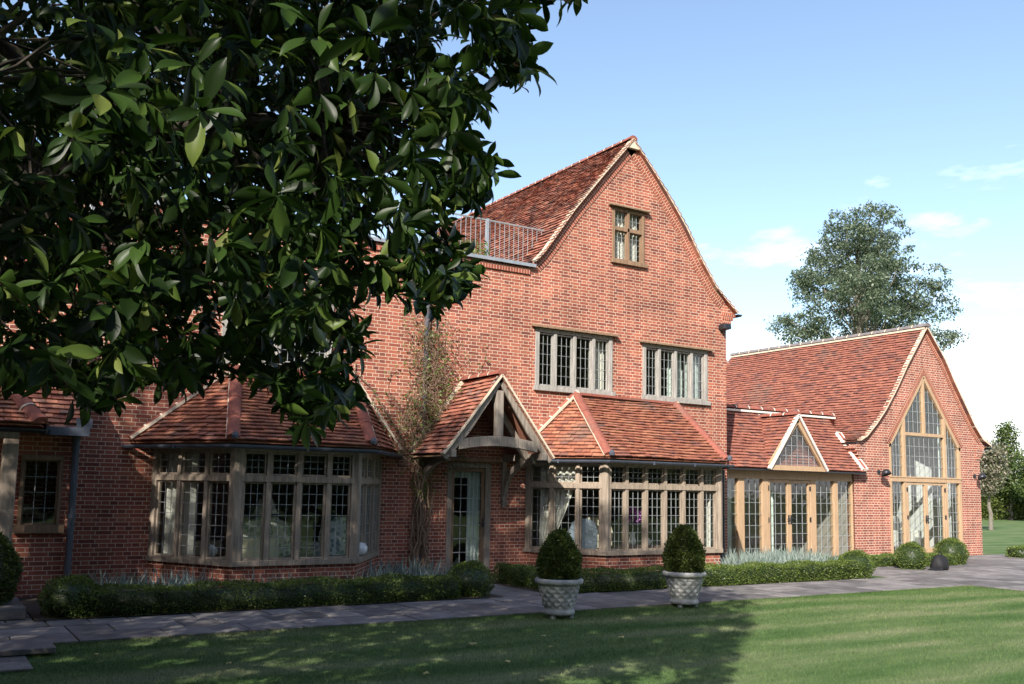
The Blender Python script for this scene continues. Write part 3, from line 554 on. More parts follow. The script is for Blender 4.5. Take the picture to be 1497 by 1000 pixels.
for s in (-1, 1):
    # barge board in three pieces with a swept foot
    pts = [(PX, PZ-.05), (PX+s*hw*.62, PZ-.05-(PZ-PE)*.66), (PX+s*(hw-.03), PE+.03), (PX+s*(hw+.05), PE-.04)]
    for (xa, za), (xb, zb) in zip(pts, pts[1:]): tb.bar((xa, PY+.02, za), (xb, PY+.02, zb), .05, .145, 0)
    tb.bar((pts[0][0]-s*.02, PY+.5, pts[0][1]-.12), (pts[2][0]-s*.12, PY+.5, pts[2][1]-.06), .09, .12, 0)
    tb.bar((PX+s*(hw-.13), PY-.04, PE+.02), (PX+s*(hw-.13), PB, PE+.02), .11, .13, 0)                 # wall plate
    bx = PX+s*(hw-.17); wz = 1.32
    tb.box(bx-.05, bx+.05, WY-.09, WY-.002, wz+.12, PE-.05)                                           # wall post
    for q in range(3): tb.box(bx-.055+.006*q, bx+.055-.006*q, WY-.11+.015*q, WY-.002, wz+.12-.045*(q+1), wz+.12-.045*q-.004)
    arc = [(bx, WY-.07-(1.05)*(1-math.cos(t)), wz+.22+.66*math.sin(t)) for t in np.linspace(0, math.pi/2, 7)]
    for p, q in zip(arc, arc[1:]): tb.bar(p, q, .08, .12, 0, up=(0, -1, 1))
bw = PX+.0; n = 8
for k in range(n):     # cambered tie beam
    xa, xb = PX-.82+1.64*k/n, PX-.82+1.64*(k+1)/n; za, zb = [2.41+.10*math.cos((x-PX)/.82*1.45) for x in (xa, xb)]
    tb.hexa([(xa, PY-.0, za-.09), (xb, PY-.0, zb-.09), (xb, PY+.11, zb-.09), (xa, PY+.11, za-.09), (xa, PY-.0, za+.09), (xb, PY-.0, zb+.09), (xb, PY+.11, zb+.09), (xa, PY+.11, za+.09)])
tb.box(PX-.075, PX+.075, PY+.0, PY+.1, 2.60, 3.42)
porch = tb.build('porch', 'oak_grey', house, bevel=.008)
rf = MB()
for s, sd in ((-1, 31), (1, 32)):
    e = PX+s*(hw+.06); P = [(e, PY-.05, PE), (e, PB, PE), (PX, PB, PZ), (PX, PY-.05, PZ)]
    if s > 0: P = [P[1], P[0], P[3], P[2]]
    roof_plane(rf, P, sd, gauge=.1, wav=.012)
    rf.face([(e, PY, PE-.035), (e, PB, PE-.035), (PX, PB, PZ-.035), (PX, PY, PZ-.035)], 1)
pr = rf.build('porch_roof', ['tile_old', 'oak_brown'], porch)
rf = MB(); ridge(rf, (PX, PY-.06, PZ+.035), (PX, PB-.02, PZ+.035), .105, .33); rf.build('ridge_tiles', ['hip_tile', 'mortar'], porch)
for s in (-1, 1):
    MB().bar((PX, PY-.04, PZ-.0), (PX+s*(hw+.07), PY-.04, PE-.0), .06, .035).build('verge_mortar', 'mortar', porch); MB().bar((PX, PB-.03, PZ+.05), (PX+s*(hw+.02), PB-.03, PE+.09), .05, .07).build('abutment_mortar', 'mortar', porch)
g = MB(); g.box(x0-.15, x1+.2, WY-.1, WY-.002, 2.17, 2.24); g.build('door_hood', 'oak_brown', door)
# ---- bay windows
SILL, LZ0, LZ1, TZ1, HZ, EZ = .44, .53, 1.70, 2.15, 2.26, 2.30
def bay(label, P, E, T, lights, seed, nx, wood='oak_bay', sides=(1, 1)):
    """P: four plan points of the window wall, E: four eave points, T: the two top points on the wall"""
    fr, gl, pl = MB(), MB(), MB()
    P = [Vector((*p, 0)) for p in P]
    c = sum(P, Vector())/4
    def off(d):      # plan offset outwards
        out = []
        for i, p in enumerate(P):
            ds = []
            if i > 0: e = (P[i]-P[i-1]).normalized(); ds.append(Vector((e.y, -e.x, 0)))
            if i < 3: e = (P[i+1]-P[i]).normalized(); ds.append(Vector((e.y, -e.x, 0)))
            n = sum(ds, Vector()).normalized(); out.append(p+n*(d/max(.3, n.dot(ds[0]))))
        out[0].y = out[3].y = WY-.002
        return out
    def band(mb, dout, din, z0, z1, m=0):
        o_, i_ = off(dout), off(-din)
        for k in range(3):
            q = [i_[k], o_[k], o_[k+1], i_[k+1]]; q = [q[1], q[2], q[3], q[0]]
            mb.hexa([v+Vector((0, 0, z0)) for v in q]+[v+Vector((0, 0, z1)) for v in q], m)
    band(fr, .09, .06, SILL, SILL+.085); band(fr, .065, .05, LZ1+.0, LZ1+.095); band(fr, .045, .055, TZ1, HZ)
    for k in range(3):
        frame_run(fr, gl, P[k], P[k+1], [(SILL+.085, LZ1), (LZ1+.095, TZ1)], lights[k], nx=nx[k], nz=(7, 3), endpost=.10, rng=rng0, depth=.10)
    for k in (1, 2):
        fr.tube([P[k]+Vector((0, 0, SILL+.08)), P[k]+Vector((0, 0, HZ-.01))], .085, n=8)
    b = fr.build('bay_window', wood, house, bevel=.005); b['label'] = label
    gl.build('leaded_glass', ['glass', 'lead_came'], b)
    o_ = off(.03)
    for k in range(3): pl.face([o_[k], o_[k+1], o_[k+1]+Vector((0, 0, SILL)), o_[k]+Vector((0, 0, SILL))])
    pl.build('brick_plinth', 'brick', b)
    E = [Vector((*e, EZ)) for e in E]; T = [Vector(t) for t in T]; rf = MB()
    roof_plane(rf, [E[1], E[2], T[1], T[0]], seed, wav=.009)
    # canted slopes: flat panels from eave to the point where they meet the wall
    roof_plane(rf, [E[0], E[1], T[0]], seed+1, wav=.009); roof_plane(rf, [E[2], E[3], T[1]], seed+2, wav=.009)
    r = rf.build('bay_roof', 'tile', b)
    c0x = (E[1].x+E[2].x)/2
    for e, t in ((E[1], T[0]), (E[2], T[1])):
        rf = MB(); ridge(rf, e+Vector((0, .05, .04)), t+Vector((0, -.02, .04)), .105, .62, up=(0, -.5, 1), joint=False); d = (t-e).normalized(); sd = d.cross(Vector((0, -.5, 1))).normalized()*.105
        q = 1 if e.x < c0x else -1; rf.bar(e+Vector((0, .05, .02))-sd*q, t+Vector((0, -.02, .02))-sd*q, .014, .02, 1)
        rf.build('hip_tiles', ['hip_tile', 'mortar'], b)
    for e, t in ((E[0], T[0]), (E[3], T[1])):
        rf = MB(); ridge(rf, e+Vector((0, -.06, .05)), t+Vector((0, -.06, .06)), .07, .3, up=(0, -.5, 1)); rf.bar(e+Vector((0, -.13, .05)), t+Vector((0, -.10, .05)), .03, .045, 1); rf.build('abutment_tiles', ['hip_tile', 'mortar'], b)
    fl = MB(); fl.bar(T[0]+Vector((0, -.03, .03)), T[1]+Vector((0, -.03, .03)), .1, .05); fl.build('top_course', 'hip_tile', b)
    gt = MB(); c0 = sum(E, Vector())/4; gp = []
    for e in E: q = e-c0; q.z = 0; q = q.normalized()*.07; gp.append(e+q+Vector((0, 0, -.06)))
    gp[0].y = gp[3].y = WY-.02; gutter(gt, gp, .06)
    for e in E[1:3]: gt.lathe([(.0, -.02), (.05, -.02), (.055, .03), (.035, .07), (0, .09)], e+Vector((0, -.03, .05)), 8)
    gt.build('gutter', 'pipe_grey', b)
    cl = MB(); q = [p+Vector((0, 0, HZ-.004)) for p in off(-.05)]; cl.face([q[3], q[2], q[1], q[0]]); q = [p+Vector((0, 0, SILL+.05)) for p in off(-.03)]; cl.face(q)
    cl.face([E[0]+Vector((0, 0, -.03)), E[1]+Vector((0, 0, -.03)), E[2]+Vector((0, 0, -.03)), E[3]+Vector((0, 0, -.03))], 1)
    cl.build('soffit', ['plaster', 'oak_brown'], b)
    return b
bay('bay window left of the porch', [(3.22, WY), (4.08, 14.3), (6.0, 14.3), (7.08, WY)], [(2.80, WY), (3.93, 14.0), (6.13, 14.0), (7.45, WY)], [(4.42, WY, 3.6), (6.48, WY, 3.6)], (3, 4, 3), 41, (3, 3, 3))
bay('bay window right of the porch', [(10.27, WY), (11.19, 14.5), (14.13, 14.5), (15.15, WY)], [(9.95, WY), (11.08, 14.2), (14.13, 14.2), (15.45, WY)], [(11.43, WY, 3.62), (14.14, WY, 3.58)], (3, 6, 3), 51, (3, 3, 3))
# ---- lower range at the far left with its own bay
LY = 15.1
mb = MB(); wl = onY(29, 700, LY).x; wr = onY(91, 700, LY).x
mb.wall([(-6, 0), (1.98, 0), (1.98, 2.35), (-6, 2.35)], [R4(wl, wr, .98, 2.02)], LY); mb.face([(1.98, LY, 0), (1.98, WY, 0), (1.98, WY, 2.5), (1.98, LY, 2.5)])
side = mb.build('side_wall', 'brick', house); fr, gl = MB(), MB()
fr.box(wl-.0, wr+.0, LY-.04, LY+.09, 2.02-.07, 2.02); fr.box(wl-.04, wr+.06, LY-.07, LY+.09, .92, 1.03); frame_run(fr, gl, (wl, LY+.03), (wr, LY+.03), [(1.03, 1.95)], 1, nx=3, nz=(4,), endpost=.045, sash=.022)
w = fr.build('window', 'oak_brown', house); w['label'] = 'small window beside the left corner'; gl.build('leaded_glass', ['glass', 'lead_came'], w)
shell('room_lining', -3, 1.9, LY+.13, WY+.4, .1, 2.3)
bx = onY(11, 700, 14.6).x; cx_ = onY(62, 612, 14.3).x
fr = MB(); fr.box(bx-.09, bx+.10, 14.5, 14.72, .62, 2.22); fr.box(-3, bx+.1, 14.5, 14.7, 2.22, 2.32); fr.box(-3, bx+.12, 14.44, 14.7, .5, .62); fr.box(bx-.1, bx+.1, 14.72, LY, 2.2, 2.3)
b3 = fr.build('bay_window', 'oak_bay', house, bevel=.01); b3['label'] = 'bay window cut by the left edge'
g = MB(); g.box(-3, bx+.08, 14.53, LY, 0, .5); g.build('brick_plinth', 'brick', b3)
rf = MB(); roof_plane(rf, [(-4, 14.3, 2.42), (cx_, 14.3, 2.42), (cx_-1.0, WY, 3.72), (-4, WY, 3.72)], 61); roof_plane(rf, [(cx_, 14.3, 2.42), (cx_+.35, WY, 2.42), (cx_-1.0, WY, 3.72)], 62); rf.build('bay_roof', 'tile', b3)
rf = MB(); ridge(rf, (cx_-.02, 14.33, 2.46), (cx_-1.0, WY, 3.77), .11, .34, up=(0, -.5, 1)); rf.build('hip_tiles', ['hip_tile', 'mortar'], b3)
gt = MB(); gutter(gt, [(-4, 14.24, 2.35), (cx_+.04, 14.24, 2.35), (cx_+.1, 14.8, 2.35)], .06); gt.build('gutter', 'black_iron', b3)
rf = MB(); roof_plane(rf, [(-4, 14.85, 2.40), (2.0, 14.85, 2.40), (2.0, WY, 3.5), (-4, WY, 3.5)], 63, wav=.01); rf.face([(-4, 14.9, 2.34), (2.02, 14.9, 2.34), (2.02, WY, 2.34), (-4, WY, 2.34)])
rf.build('side_roof', 'tile_old', house)
gt = MB(); gt.box(cx_+.1, 2.06, 14.72, 14.98, 2.30, 2.42); gt.box(1.9, 2.1, 14.8, WY, 2.42, 2.56); gt.build('lead_box_gutter', 'pipe_grey', house)
# ---- rainwater pipes
def pipe(label, pts, r, mname='pipe_grey', hopper=None):
    mb = MB(); mb.tube(pts, r, n=10)
    a, b = Vector(pts[0]), Vector(pts[-1]); n = max(2, int((a-b).length/1.0))
    for k in range(n+1):
        p = a+(b-a)*(k/n); mb.tube([p+Vector((0, 0, -.03)), p+Vector((0, 0, .03))], r*1.3, n=10); mb.box(p.x-.06, p.x+.06, p.y, p.y+.06, p.z-.015, p.z+.015)
    if hopper: mb.hexa([(hopper[0]-.09, hopper[1]-.08, hopper[2]), (hopper[0]+.09, hopper[1]-.08, hopper[2]), (hopper[0]+.09, hopper[1]+.08, hopper[2]), (hopper[0]-.09, hopper[1]+.08, hopper[2])]+[(hopper[0]+a_*.14, hopper[1]+b_*.1, hopper[2]+.22) for a_, b_ in ((-1, -1), (1, -1), (1, 1), (-1, 1))])
    o = mb.build('drainpipe', mname, house, smooth=False); o['label'] = label
pipe('grey drainpipe at the left corner', [(1.93, 15.0, 2.3), (1.93, 15.0, .02)], .05)
pipe('lead soil pipe rising above the left roof', [(2.03, 15.7, 6.0), (2.03, 15.7, 2.75), (2.0, 15.5, 2.55)], .055, 'lead')
pipe('drainpipe wrapped in creeper', [(7.93, WY-.07, 6.05), (7.93, WY-.07, .02)], .045, 'pipe_grey')
pipe('black downpipe at the house corner', [(15.50, WY-.09, 2.15), (15.50, WY-.09, .03)], .05, 'black_iron')
# ---- terrace railing
mb = MB(); ry = WY+.55; zt = 7.15
mb.bar((4, ry, zt), (11.0, ry, zt), .022, .03); 
for x in np.arange(4.0, 11.0, .115):
    zb = 6.16
    for (xa, za), (xb, zb_) in zip(vergeL, vergeL[1:]):
        if xa <= x <= xb: zb = za+(zb_-za)*(x-xa)/(xb-xa)
    if zb < zt-.05: mb.tube([(x, ry, zb), (x, ry, zt)], .008, n=5)
for x in (5.2, 7.4): mb.bar((x, ry, 6.12), (x, ry, zt+.02), .035, .035)
MB().bar((9.55, ry-.03, 6.12), (9.55, ry-.03, zt+.02), .05, .05).build('railing_post', 'lead', house)
mb.build('terrace_railing', 'steel', house)
# ================================================================== garden wing (part of the same house)
GY = 16.4
gvL = [(21.0, 3.12), (21.26, 3.24), (21.66, 3.58), (22.07, 3.99), (22.56, 4.59), (23.08, 5.32), (24.0, 6.46)]
gvR = [(26.92, 3.20), (26.53, 3.37), (26.16, 3.73), (25.66, 4.40), (25.23, 4.96), (24.82, 5.57), (24.0, 6.46)]
win = [(22.3, .06), (25.54, .06), (25.54, 3.06), (23.92, 5.10), (22.3, 3.05)]
outer = [(20.82, 0), (26.48, 0), (26.48, 2.86), (26.56, 2.95), (26.56, 3.05), (26.66, 3.07), (26.80, 3.15)]+[(x, z-.025) for x, z in gvR[1:]]+[(x, z-.025) for x, z in gvL[-2::-1]]+[(21.06, 3.05), (21.1, 2.9), (21.1, 2.3), (20.82, 2.3)]
mb = MB().wall(outer, [win], GY, reveal=.13)
mb.face([(26.48, GY, 0), (26.48, 24.2, 0), (26.48, 24.2, 3.0), (26.48, GY, 3.0)]); mb.face([(21.1, 24.2, 0), (21.1, GY, 0), (21.1, GY, 3.05), (21.1, 24.2, 3.05)])
mb.face([(26.48, 24.2, 0), (20.82, 24.2, 0), (20.82, 24.2, 3.1), (24, 24.2, 6.4), (26.48, 24.2, 3.1)])
wing = mb.build('wing_wall', 'brick_new', house)
mb = MB()
for k in range(4): mb.box(21.04-.065*k, 21.2, GY-.03, GY+.30, 2.64+.085*k, 2.715+.085*k)
mb.build('corbel_bricks', 'brick_new', wing); mb = MB()
for k in range(4): mb.box(26.3, 26.50+.06*k, GY-.03, GY+.3, 2.78+.085*k, 2.855+.085*k)
mb.build('corbel_bricks', 'brick_new', wing)
for V in (gvL[1:], gvR[1:]): verge_band(MB(), [(x, z-.03) for x, z in V], GY, .15).build('verge_brickwork', 'brick_soldier', wing)
mb = MB()
for V in ([(22.3, 3.05), (23.92, 5.10)], [(25.54, 3.06), (23.92, 5.10)]):      # band of bricks on edge round the window head
    V = [Vector((x, 0, z)) for x, z in V]; d = (V[1]-V[0]).normalized(); n = Vector((-d.z, 0, d.x)); n = n if n.z > 0 else -n
    q = [V[0], V[1], V[1]+Vector((0, 0, .24)), V[0]+n*.16]; L = (V[1]-V[0]).length; mb.face([(p.x, GY-.015, p.z) for p in q], 0, [(0, 0), (L, 0), (L, .15), (0, .15)])
mb.build('window_arch_bricks', 'brick_soldier', wing)
f, L = profile(gvL); mb = MB(); tiles(mb, [(16.28, 0), (23.9, 0), (23.9, L), (16.28, L)], f, gauge=.1, seed=15, wav=.004, segs=True)
f2, L2 = profile(gvR); tiles(mb, [(16.28, 0), (23.9, 0), (23.9, L2), (16.28, L2)], f2, gauge=.16, tw=.3, seed=16, segs=True)
wr_ = mb.build('wing_roof', 'tile_wing', house)
mb = MB(); ridge(mb, (24.0, 16.25, 6.48), (24.0, 23.9, 6.48), .12, .45); mb.build('ridge_tiles', ['ridge_grey', 'mortar'], wr_)
MB().bar((23.9, 16.3, 6.41), (23.9, 23.9, 6.41), .05, .05).build('ridge_mortar', 'mortar', wr_)
for V in (gvL, gvR):
    mb = MB()
    for (xa, za), (xb, zb) in zip(V, V[1:]): mb.bar((xa, GY-.065, za-.0), (xb, GY-.065, zb-.0), .11, .042)
    mb.build('verge_mortar', 'mortar', wr_)
mb = MB(); gutter(mb, [(20.93, 16.35, 3.06), (20.93, 23, 3.06)], .055); mb.build('gutter', 'black_iron', wr_); mb = MB(); gutter(mb, [(27.0, 16.35, 3.14), (27.0, 23, 3.14)], .055); mb.build('gutter', 'black_iron', wr_)
# tall gable window with french doors
fr, gl = MB(), MB(); y = GY+.05; xs = [22.3, 22.98, 24.82, 25.54]; xm = 23.9
def zt_(x): return (3.05+(x-22.3)/(23.92-22.3)*2.05 if x < 23.92 else 3.06+(25.54-x)/(25.54-23.92)*2.04)
fr.bar((22.3+.05, y, .06), (22.35, y, 3.10), .10, .12, up=(0, 1, 0)); fr.bar((25.49, y, .06), (25.49, y, 3.10), .10, .12, up=(0, 1, 0))
fr.bar((22.3, y, 3.0), (23.92, y, 5.03), .12, .11); fr.bar((25.54, y, 3.0), (23.92, y, 5.03), .12, .11)
fr.box(22.35, 25.49, y-.075, y+.06, 2.06, 2.17); fr.box(22.3, 25.54, y-.09, y+.06, 2.17, 2.21)
for x in xs[1:3]: fr.box(x-.055, x+.055, y-.055, y+.06, 2.21, zt_(x)-.04); fr.box(x-.06, x+.06, y-.055, y+.06, .06, 2.06)
fr.box(xs[1]+.055, xs[2]-.055, y-.057, y+.06, 3.34, 3.43); fr.box(xm-.05, xm+.05, y-.05, y+.06, 3.43, 4.98)
fr.box(22.35, 25.49, y-.06, y+.06, .06, .12)
gw = fr.build('gable_window', 'oak_new', wing, bevel=.006)
for a, b in ((22.4, 22.92), (25.44, 24.88)):
    a, b = min(a, b), max(a, b); gl.face([(a, y, .12), (b, y, .12), (b, y, 2.06), (a, y, 2.06)]); lattice(gl, (a, y-.006), (b, y-.006), .14, 2.04, 4, 7, 1, w=.009)
    gl.face([(a, y, 2.21), (b, y, 2.21), (b, y, zt_(b)-.04), (a, y, zt_(a)-.04)]); lattice(gl, (a, y-.006), (b, y-.006), 2.22, 3.9, 4, 6, 1, w=.009, poly=lambda x, a=a: (2.22, zt_(a+x)-.08))
for a, b, k in ((23.03, 23.85, 3), (23.95, 24.77, 3)):
    gl.face([(a, y, 3.43), (b, y, 3.43), (b, y, zt_(b)-.04), (a, y, zt_(a)-.04)]); lattice(gl, (a, y-.006), (b, y-.006), 3.44, 4.9, k+1, 5, 1, w=.009, poly=lambda x, a=a: (3.44, zt_(a+x)-.1))
gl.face([(23.03, y, 2.21), (24.77, y, 2.21), (24.77, y, 3.34), (23.03, y, 3.34)]); lattice(gl, (23.03, y-.006), (24.77, y-.006), 2.22, 3.33, 8, 4, 1, w=.009)
gl.build('leaded_glass', ['glass', 'lead_came'], wing)
def french_door(par, xa, xb, z0, z1, y, nx, nz, hinge, handle):
    d, gl = MB(), MB(); w = .07
    d.box(xa, xa+w, y-.045, y+.02, z0, z1); d.box(xb-w, xb, y-.045, y+.02, z0, z1); d.box(xa+w, xb-w, y-.044, y+.019, z1-w, z1); d.box(xa+w, xb-w, y-.044, y+.019, z0, z0+.13)
    o = d.build('french_door', 'oak_new', par, bevel=.004)
    gl.face([(xa+w, y-.01, z0+.13), (xb-w, y-.01, z0+.13), (xb-w, y-.01, z1-w), (xa+w, y-.01, z1-w)]); lattice(gl, (xa+w, y-.016), (xb-w, y-.016), z0+.14, z1-w-.01, nx, nz, 1, w=.009); gl.f and None
    k = MB(); hx = xa+w/2 if handle < 0 else xb-w/2; hg = xb if handle < 0 else xa
    k.box(hx-.02, hx+.02, y-.062, y-.045, .93, 1.15); k.tube([(hx, y-.05, 1.06), (hx, y-.1, 1.06), (hx+.11*(1 if handle < 0 else -1), y-.1, 1.05)], .011, n=6)
    k.build('handle', 'black_iron', o); gl.build('leaded_glass', ['glass', 'lead_came'], o)
    for z in (z0+.2, (z0+z1)/2, z1-.2):
        k = MB(); k.tube([(hg, y-.06, z-.06), (hg, y-.06, z+.06)], .014, n=6); k.box(hg-.035, hg+.035, y-.056, y-.048, z-.05, z+.05); k.build('hinge', 'black_iron', o)
    return o, gl, k
for xa, xb, hd in ((23.045, 23.895, 1), (23.905, 24.755, -1)): french_door(house, xa, xb, .13, 2.055, y, 3, 6, 1, hd)
# ---- glazed link between house and wing
KY = 16.5; fr, gl = MB(), MB(); z0, z1 = .05, 2.02
def kx(px): return onY(px, 760, KY).x
posts = [(kx(1077), kx(1086)), (kx(1113), kx(1121)), (kx(1183), kx(1191)), (kx(1217.5), kx(1223)), (kx(1244), 20.83)]
fr.box(15.75, 20.82, KY-.07, KY+.09, z1, z1+.2); fr.box(15.75, 20.82, KY-.08, KY+.09, 0, z0)
for a, b in posts: fr.box(a, b, KY-.06, KY+.07, z0, z1)
fr.box(15.78, posts[0][0], KY-.03, KY+.03, z0, z0+.12)
lk = fr.build('glazed_link', 'oak_new', house, bevel=.006)
xs_ = [15.75]+[q for p in posts for q in p]; panels = [(15.75, posts[0][0]), (posts[0][1], posts[1][0]), (posts[2][1], posts[3][0]), (posts[3][1], posts[4][0])]
for a, b in panels: gl.face([(a, KY, z0), (b, KY, z0), (b, KY, z1), (a, KY, z1)]); lattice(gl, (a, KY-.006), (b, KY-.006), z0+.02, z1-.02, 3, 7, 1, w=.009)
gl.build('leaded_glass', ['glass', 'lead_came'], lk)
a, b = posts[1][1], posts[2][0]; mid = (a+b)/2
for xa, xb, hd in ((a+.005, mid-.005, 1), (mid+.005, b-.005, -1)): french_door(house, xa, xb, z0+.01, z1-.01, KY, 3, 7, 1, hd)
g = MB(); g.box(15.74, 20.82, KY-.28, KY+.1, z1+.2, z1+.225); g.build('soffit', 'oak_new', lk)
LE, LR = (16.18, 2.27), (17.52, 3.83)
rf = MB(); P = [(15.74, LE[0], LE[1]), (21.1, LE[0], LE[1]), (21.1, 16.42, LE[1]+.26), (21.62, LR[0], LR[1]), (15.74, LR[0], LR[1])]
roof_plane(rf, [(15.74, LE[0], LE[1]), (21.1, LE[0], LE[1]), (21.1, LR[0], LR[1]), (15.74, LR[0], LR[1])], 71, wav=.005); roof_plane(rf, [(21.6, LR[0]+1.34, LE[1]), (15.74, LR[0]+1.34, LE[1]), (15.74, LR[0], LR[1]), (21.6, LR[0], LR[1])], 72, gauge=.16, tw=.3)
lr = rf.build('link_roof', 'tile_wing', lk)
rf = MB(); ridge(rf, (15.76, LR[0], LR[1]+.03), (21.36, LR[0], LR[1]+.03), .10, .45); 
rf.build('ridge_tiles', ['hip_tile', 'mortar_white'], lk)
rf = MB(); rf.bar((15.76, LR[0]-.13, LR[1]-.06), (21.36, LR[0]-.13, LR[1]-.06), .05, .05, 0)
rf.build('mortar_flashing', 'mortar_white', lk); rf = MB()
for x_ in (20.93, 21.10): rf.bar((x_, LE[0]-.0, LE[1]+.06), (x_, 17.02, LE[1]+.06+.84*1.19), .035, .07, 0)
rf.bar((21.015, LE[0], LE[1]+.05), (21.015, 17.02, LE[1]+.05+.84*1.19), .13, .06, 1)
for k in range(5): q_ = k/4; rf.bar((20.95, LE[0]+.84*q_, LE[1]+.07+q_), (21.08, LE[0]+.84*q_, LE[1]+.07+q_), .03, .05, 0)
rf.build('abutment_bricks', ['mortar_white', 'hip_tile'], lk)
g = MB(); g.box(20.83, 21.06, LE[0]+.1, GY-.005, 2.22, 2.26); g.bar((15.74, LE[0]+.03, LE[1]-.035), (21.08, LE[0]+.03, LE[1]-.035), .05, .035); g.build('eaves_board', 'black_iron', lk)
# triangular glazed gablet
DX, DZ, DY, DW = 18.42, 3.62, 16.12, .98
dz0 = 2.30; fr, gl = MB(), MB()
for s in (-1, 1):
    fr.bar((DX+s*(DW-.02), DY+.04, dz0+.04), (DX, DY+.04, DZ-.12), .07, .13, 0)
fr.box(DX-DW, DX+DW, DY+.0, DY+.08, dz0-.06, dz0+.06)
tr = lambda x: (dz0+.06, dz0+.06+(DZ-dz0-.33)*(1-abs(x-(DW-.17))/(DW-.17)))
gl.face([(DX-DW+.17, DY+.05, dz0+.06), (DX+DW-.17, DY+.05, dz0+.06), (DX, DY+.05, DZ-.27)]); lattice(gl, (DX-DW+.17, DY+.044), (DX+DW-.17, DY+.044), dz0+.06, DZ-.27, 8, 4, 1, w=.009, poly=tr)
dm = fr.build('gablet_window', 'oak_new', house); gl.build('leaded_glass', ['glass', 'lead_came'], dm)
rf = MB()
sl = (LR[1]-LE[1])/(LR[0]-LE[0]); yb = LE[0]+(DZ-LE[1])/sl
for s, sd in ((-1, 81), (1, 82)):
    e = DX+s*(DW+.03); P = [(e, DY-.02, dz0-.04), (e, DY+.08, dz0-.04), (DX, yb+.06, DZ), (DX, DY-.02, DZ)]
    f_, inv = planar(P[0], (0, 1, 0), Vector((DX, 0, DZ))-Vector((e, 0, dz0-.04))); tiles(rf, [inv(p) for p in P], f_, seed=sd, wav=.004)
rf.build('gablet_roof', 'tile_wing', dm)
rf = MB()
for s in (-1, 1): rf.bar((DX+s*(DW+.05), DY-.0, dz0-.04), (DX, DY-.0, DZ+.0), .10, .055)
rf.build('verge_mortar', 'mortar_white', dm)
rf = MB(); ridge(rf, (DX, DY-.03, DZ+.03), (DX, yb+.02, DZ+.03), .09, .4); rf.build('ridge_tiles', ['hip_tile', 'mortar_white'], dm)
g = MB(); g.face([(DX-DW+.1, DY+.35, dz0), (DX+DW-.1, DY+.35, dz0), (DX, DY+.35, DZ-.2)]); 
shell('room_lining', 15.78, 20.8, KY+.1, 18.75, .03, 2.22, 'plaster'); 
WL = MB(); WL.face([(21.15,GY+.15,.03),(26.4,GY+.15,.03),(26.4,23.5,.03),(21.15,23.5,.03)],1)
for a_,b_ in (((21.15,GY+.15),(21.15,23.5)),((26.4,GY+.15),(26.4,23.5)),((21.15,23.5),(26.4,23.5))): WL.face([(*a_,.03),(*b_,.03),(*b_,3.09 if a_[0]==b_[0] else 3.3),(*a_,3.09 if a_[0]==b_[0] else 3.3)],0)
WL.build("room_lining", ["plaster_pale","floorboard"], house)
mb = MB()       # plastered slopes of the open wing ceiling, following the roof from below
for V in (gvL, gvR):
    V = [(min(max(x, 21.15), 26.4), z-.16) for x, z in V]
    for (xa, za), (xb, zb) in zip(V, V[1:]): mb.face([(xa, GY+.15, za), (xa, 23.5, za), (xb, 23.5, zb), (xb, GY+.15, zb)])
    mb.face([(V[0][0], 23.49, V[0][1])]+[(x, 23.49, z) for x, z in V[1:]]+[(24.0, 23.49, V[0][1])])
mb.face([(21.3, 23.45, 2.4), (26.2, 23.45, 2.4), (25.9, 23.45, 3.7), (21.6, 23.45, 3.4)])
mb.build('ceiling_lining', 'plaster_pale', wing)
# ================================================================== clipped box and other planting
def box_pts(x0, x1, y0, y1, z0, z1, n, rng, r=.06):
    sx, sy, sz = x1-x0, y1-y0, z1-z0; A = np.array([sx*sy, sx*sz, sx*sz, sy*sz, sy*sz]); k = rng.choice(5, n, p=A/A.sum()); u, v = rng.random(n), rng.random(n)
    P = np.empty((n, 3)); N = np.zeros((n, 3))
    P[:, 0] = np.where(k < 3, x0+u*sx, np.where(k == 3, x0, x1)); P[:, 1] = np.where(k == 0, y0+v*sy, np.where(k == 1, y0, np.where(k == 2, y1, y0+u*sy))); P[:, 2] = np.where(k == 0, z1, z0+v*sz)
    N[k == 0] = (0, 0, 1); N[k == 1] = (0, -1, 0); N[k == 2] = (0, 1, 0); N[k == 3] = (-1, 0, 0); N[k == 4] = (1, 0, 0)
    # soften the arrises and let the shears wander a little
    c = np.array([(x0+x1)/2, (y0+y1)/2, (z0+z1)/2]); h = np.array([sx, sy, sz])/2
    q = np.clip(np.abs(P-c)-(h-r), 0, None); l = np.linalg.norm(q, axis=1); f = np.where(l > r, r/np.maximum(l, 1e-6), 1)
    P = c+np.sign(P-c)*(np.minimum(np.abs(P-c), h-r)+q*f[:, None])
    w = .022*np.sin(P[:, 0]*5.1+P[:, 2]*7)+.018*np.sin(P[:, 1]*8+P[:, 0]*11.3)
    return P+N*w[:, None], N
def ball_pts(c, r, n, rng, prof=None):
    D = rng.normal(size=(n, 3)); D /= np.linalg.norm(D, axis=1, keepdims=True); D[:, 2] = np.where(D[:, 2] < -.75, -D[:, 2], D[:, 2])
    w = 1+.05*np.sin(D[:, 0]*7+D[:, 1]*5)+.04*np.sin(D[:, 2]*9+D[:, 1]*6)
    return np.array(c)+D*np.array(r)*w[:, None], D
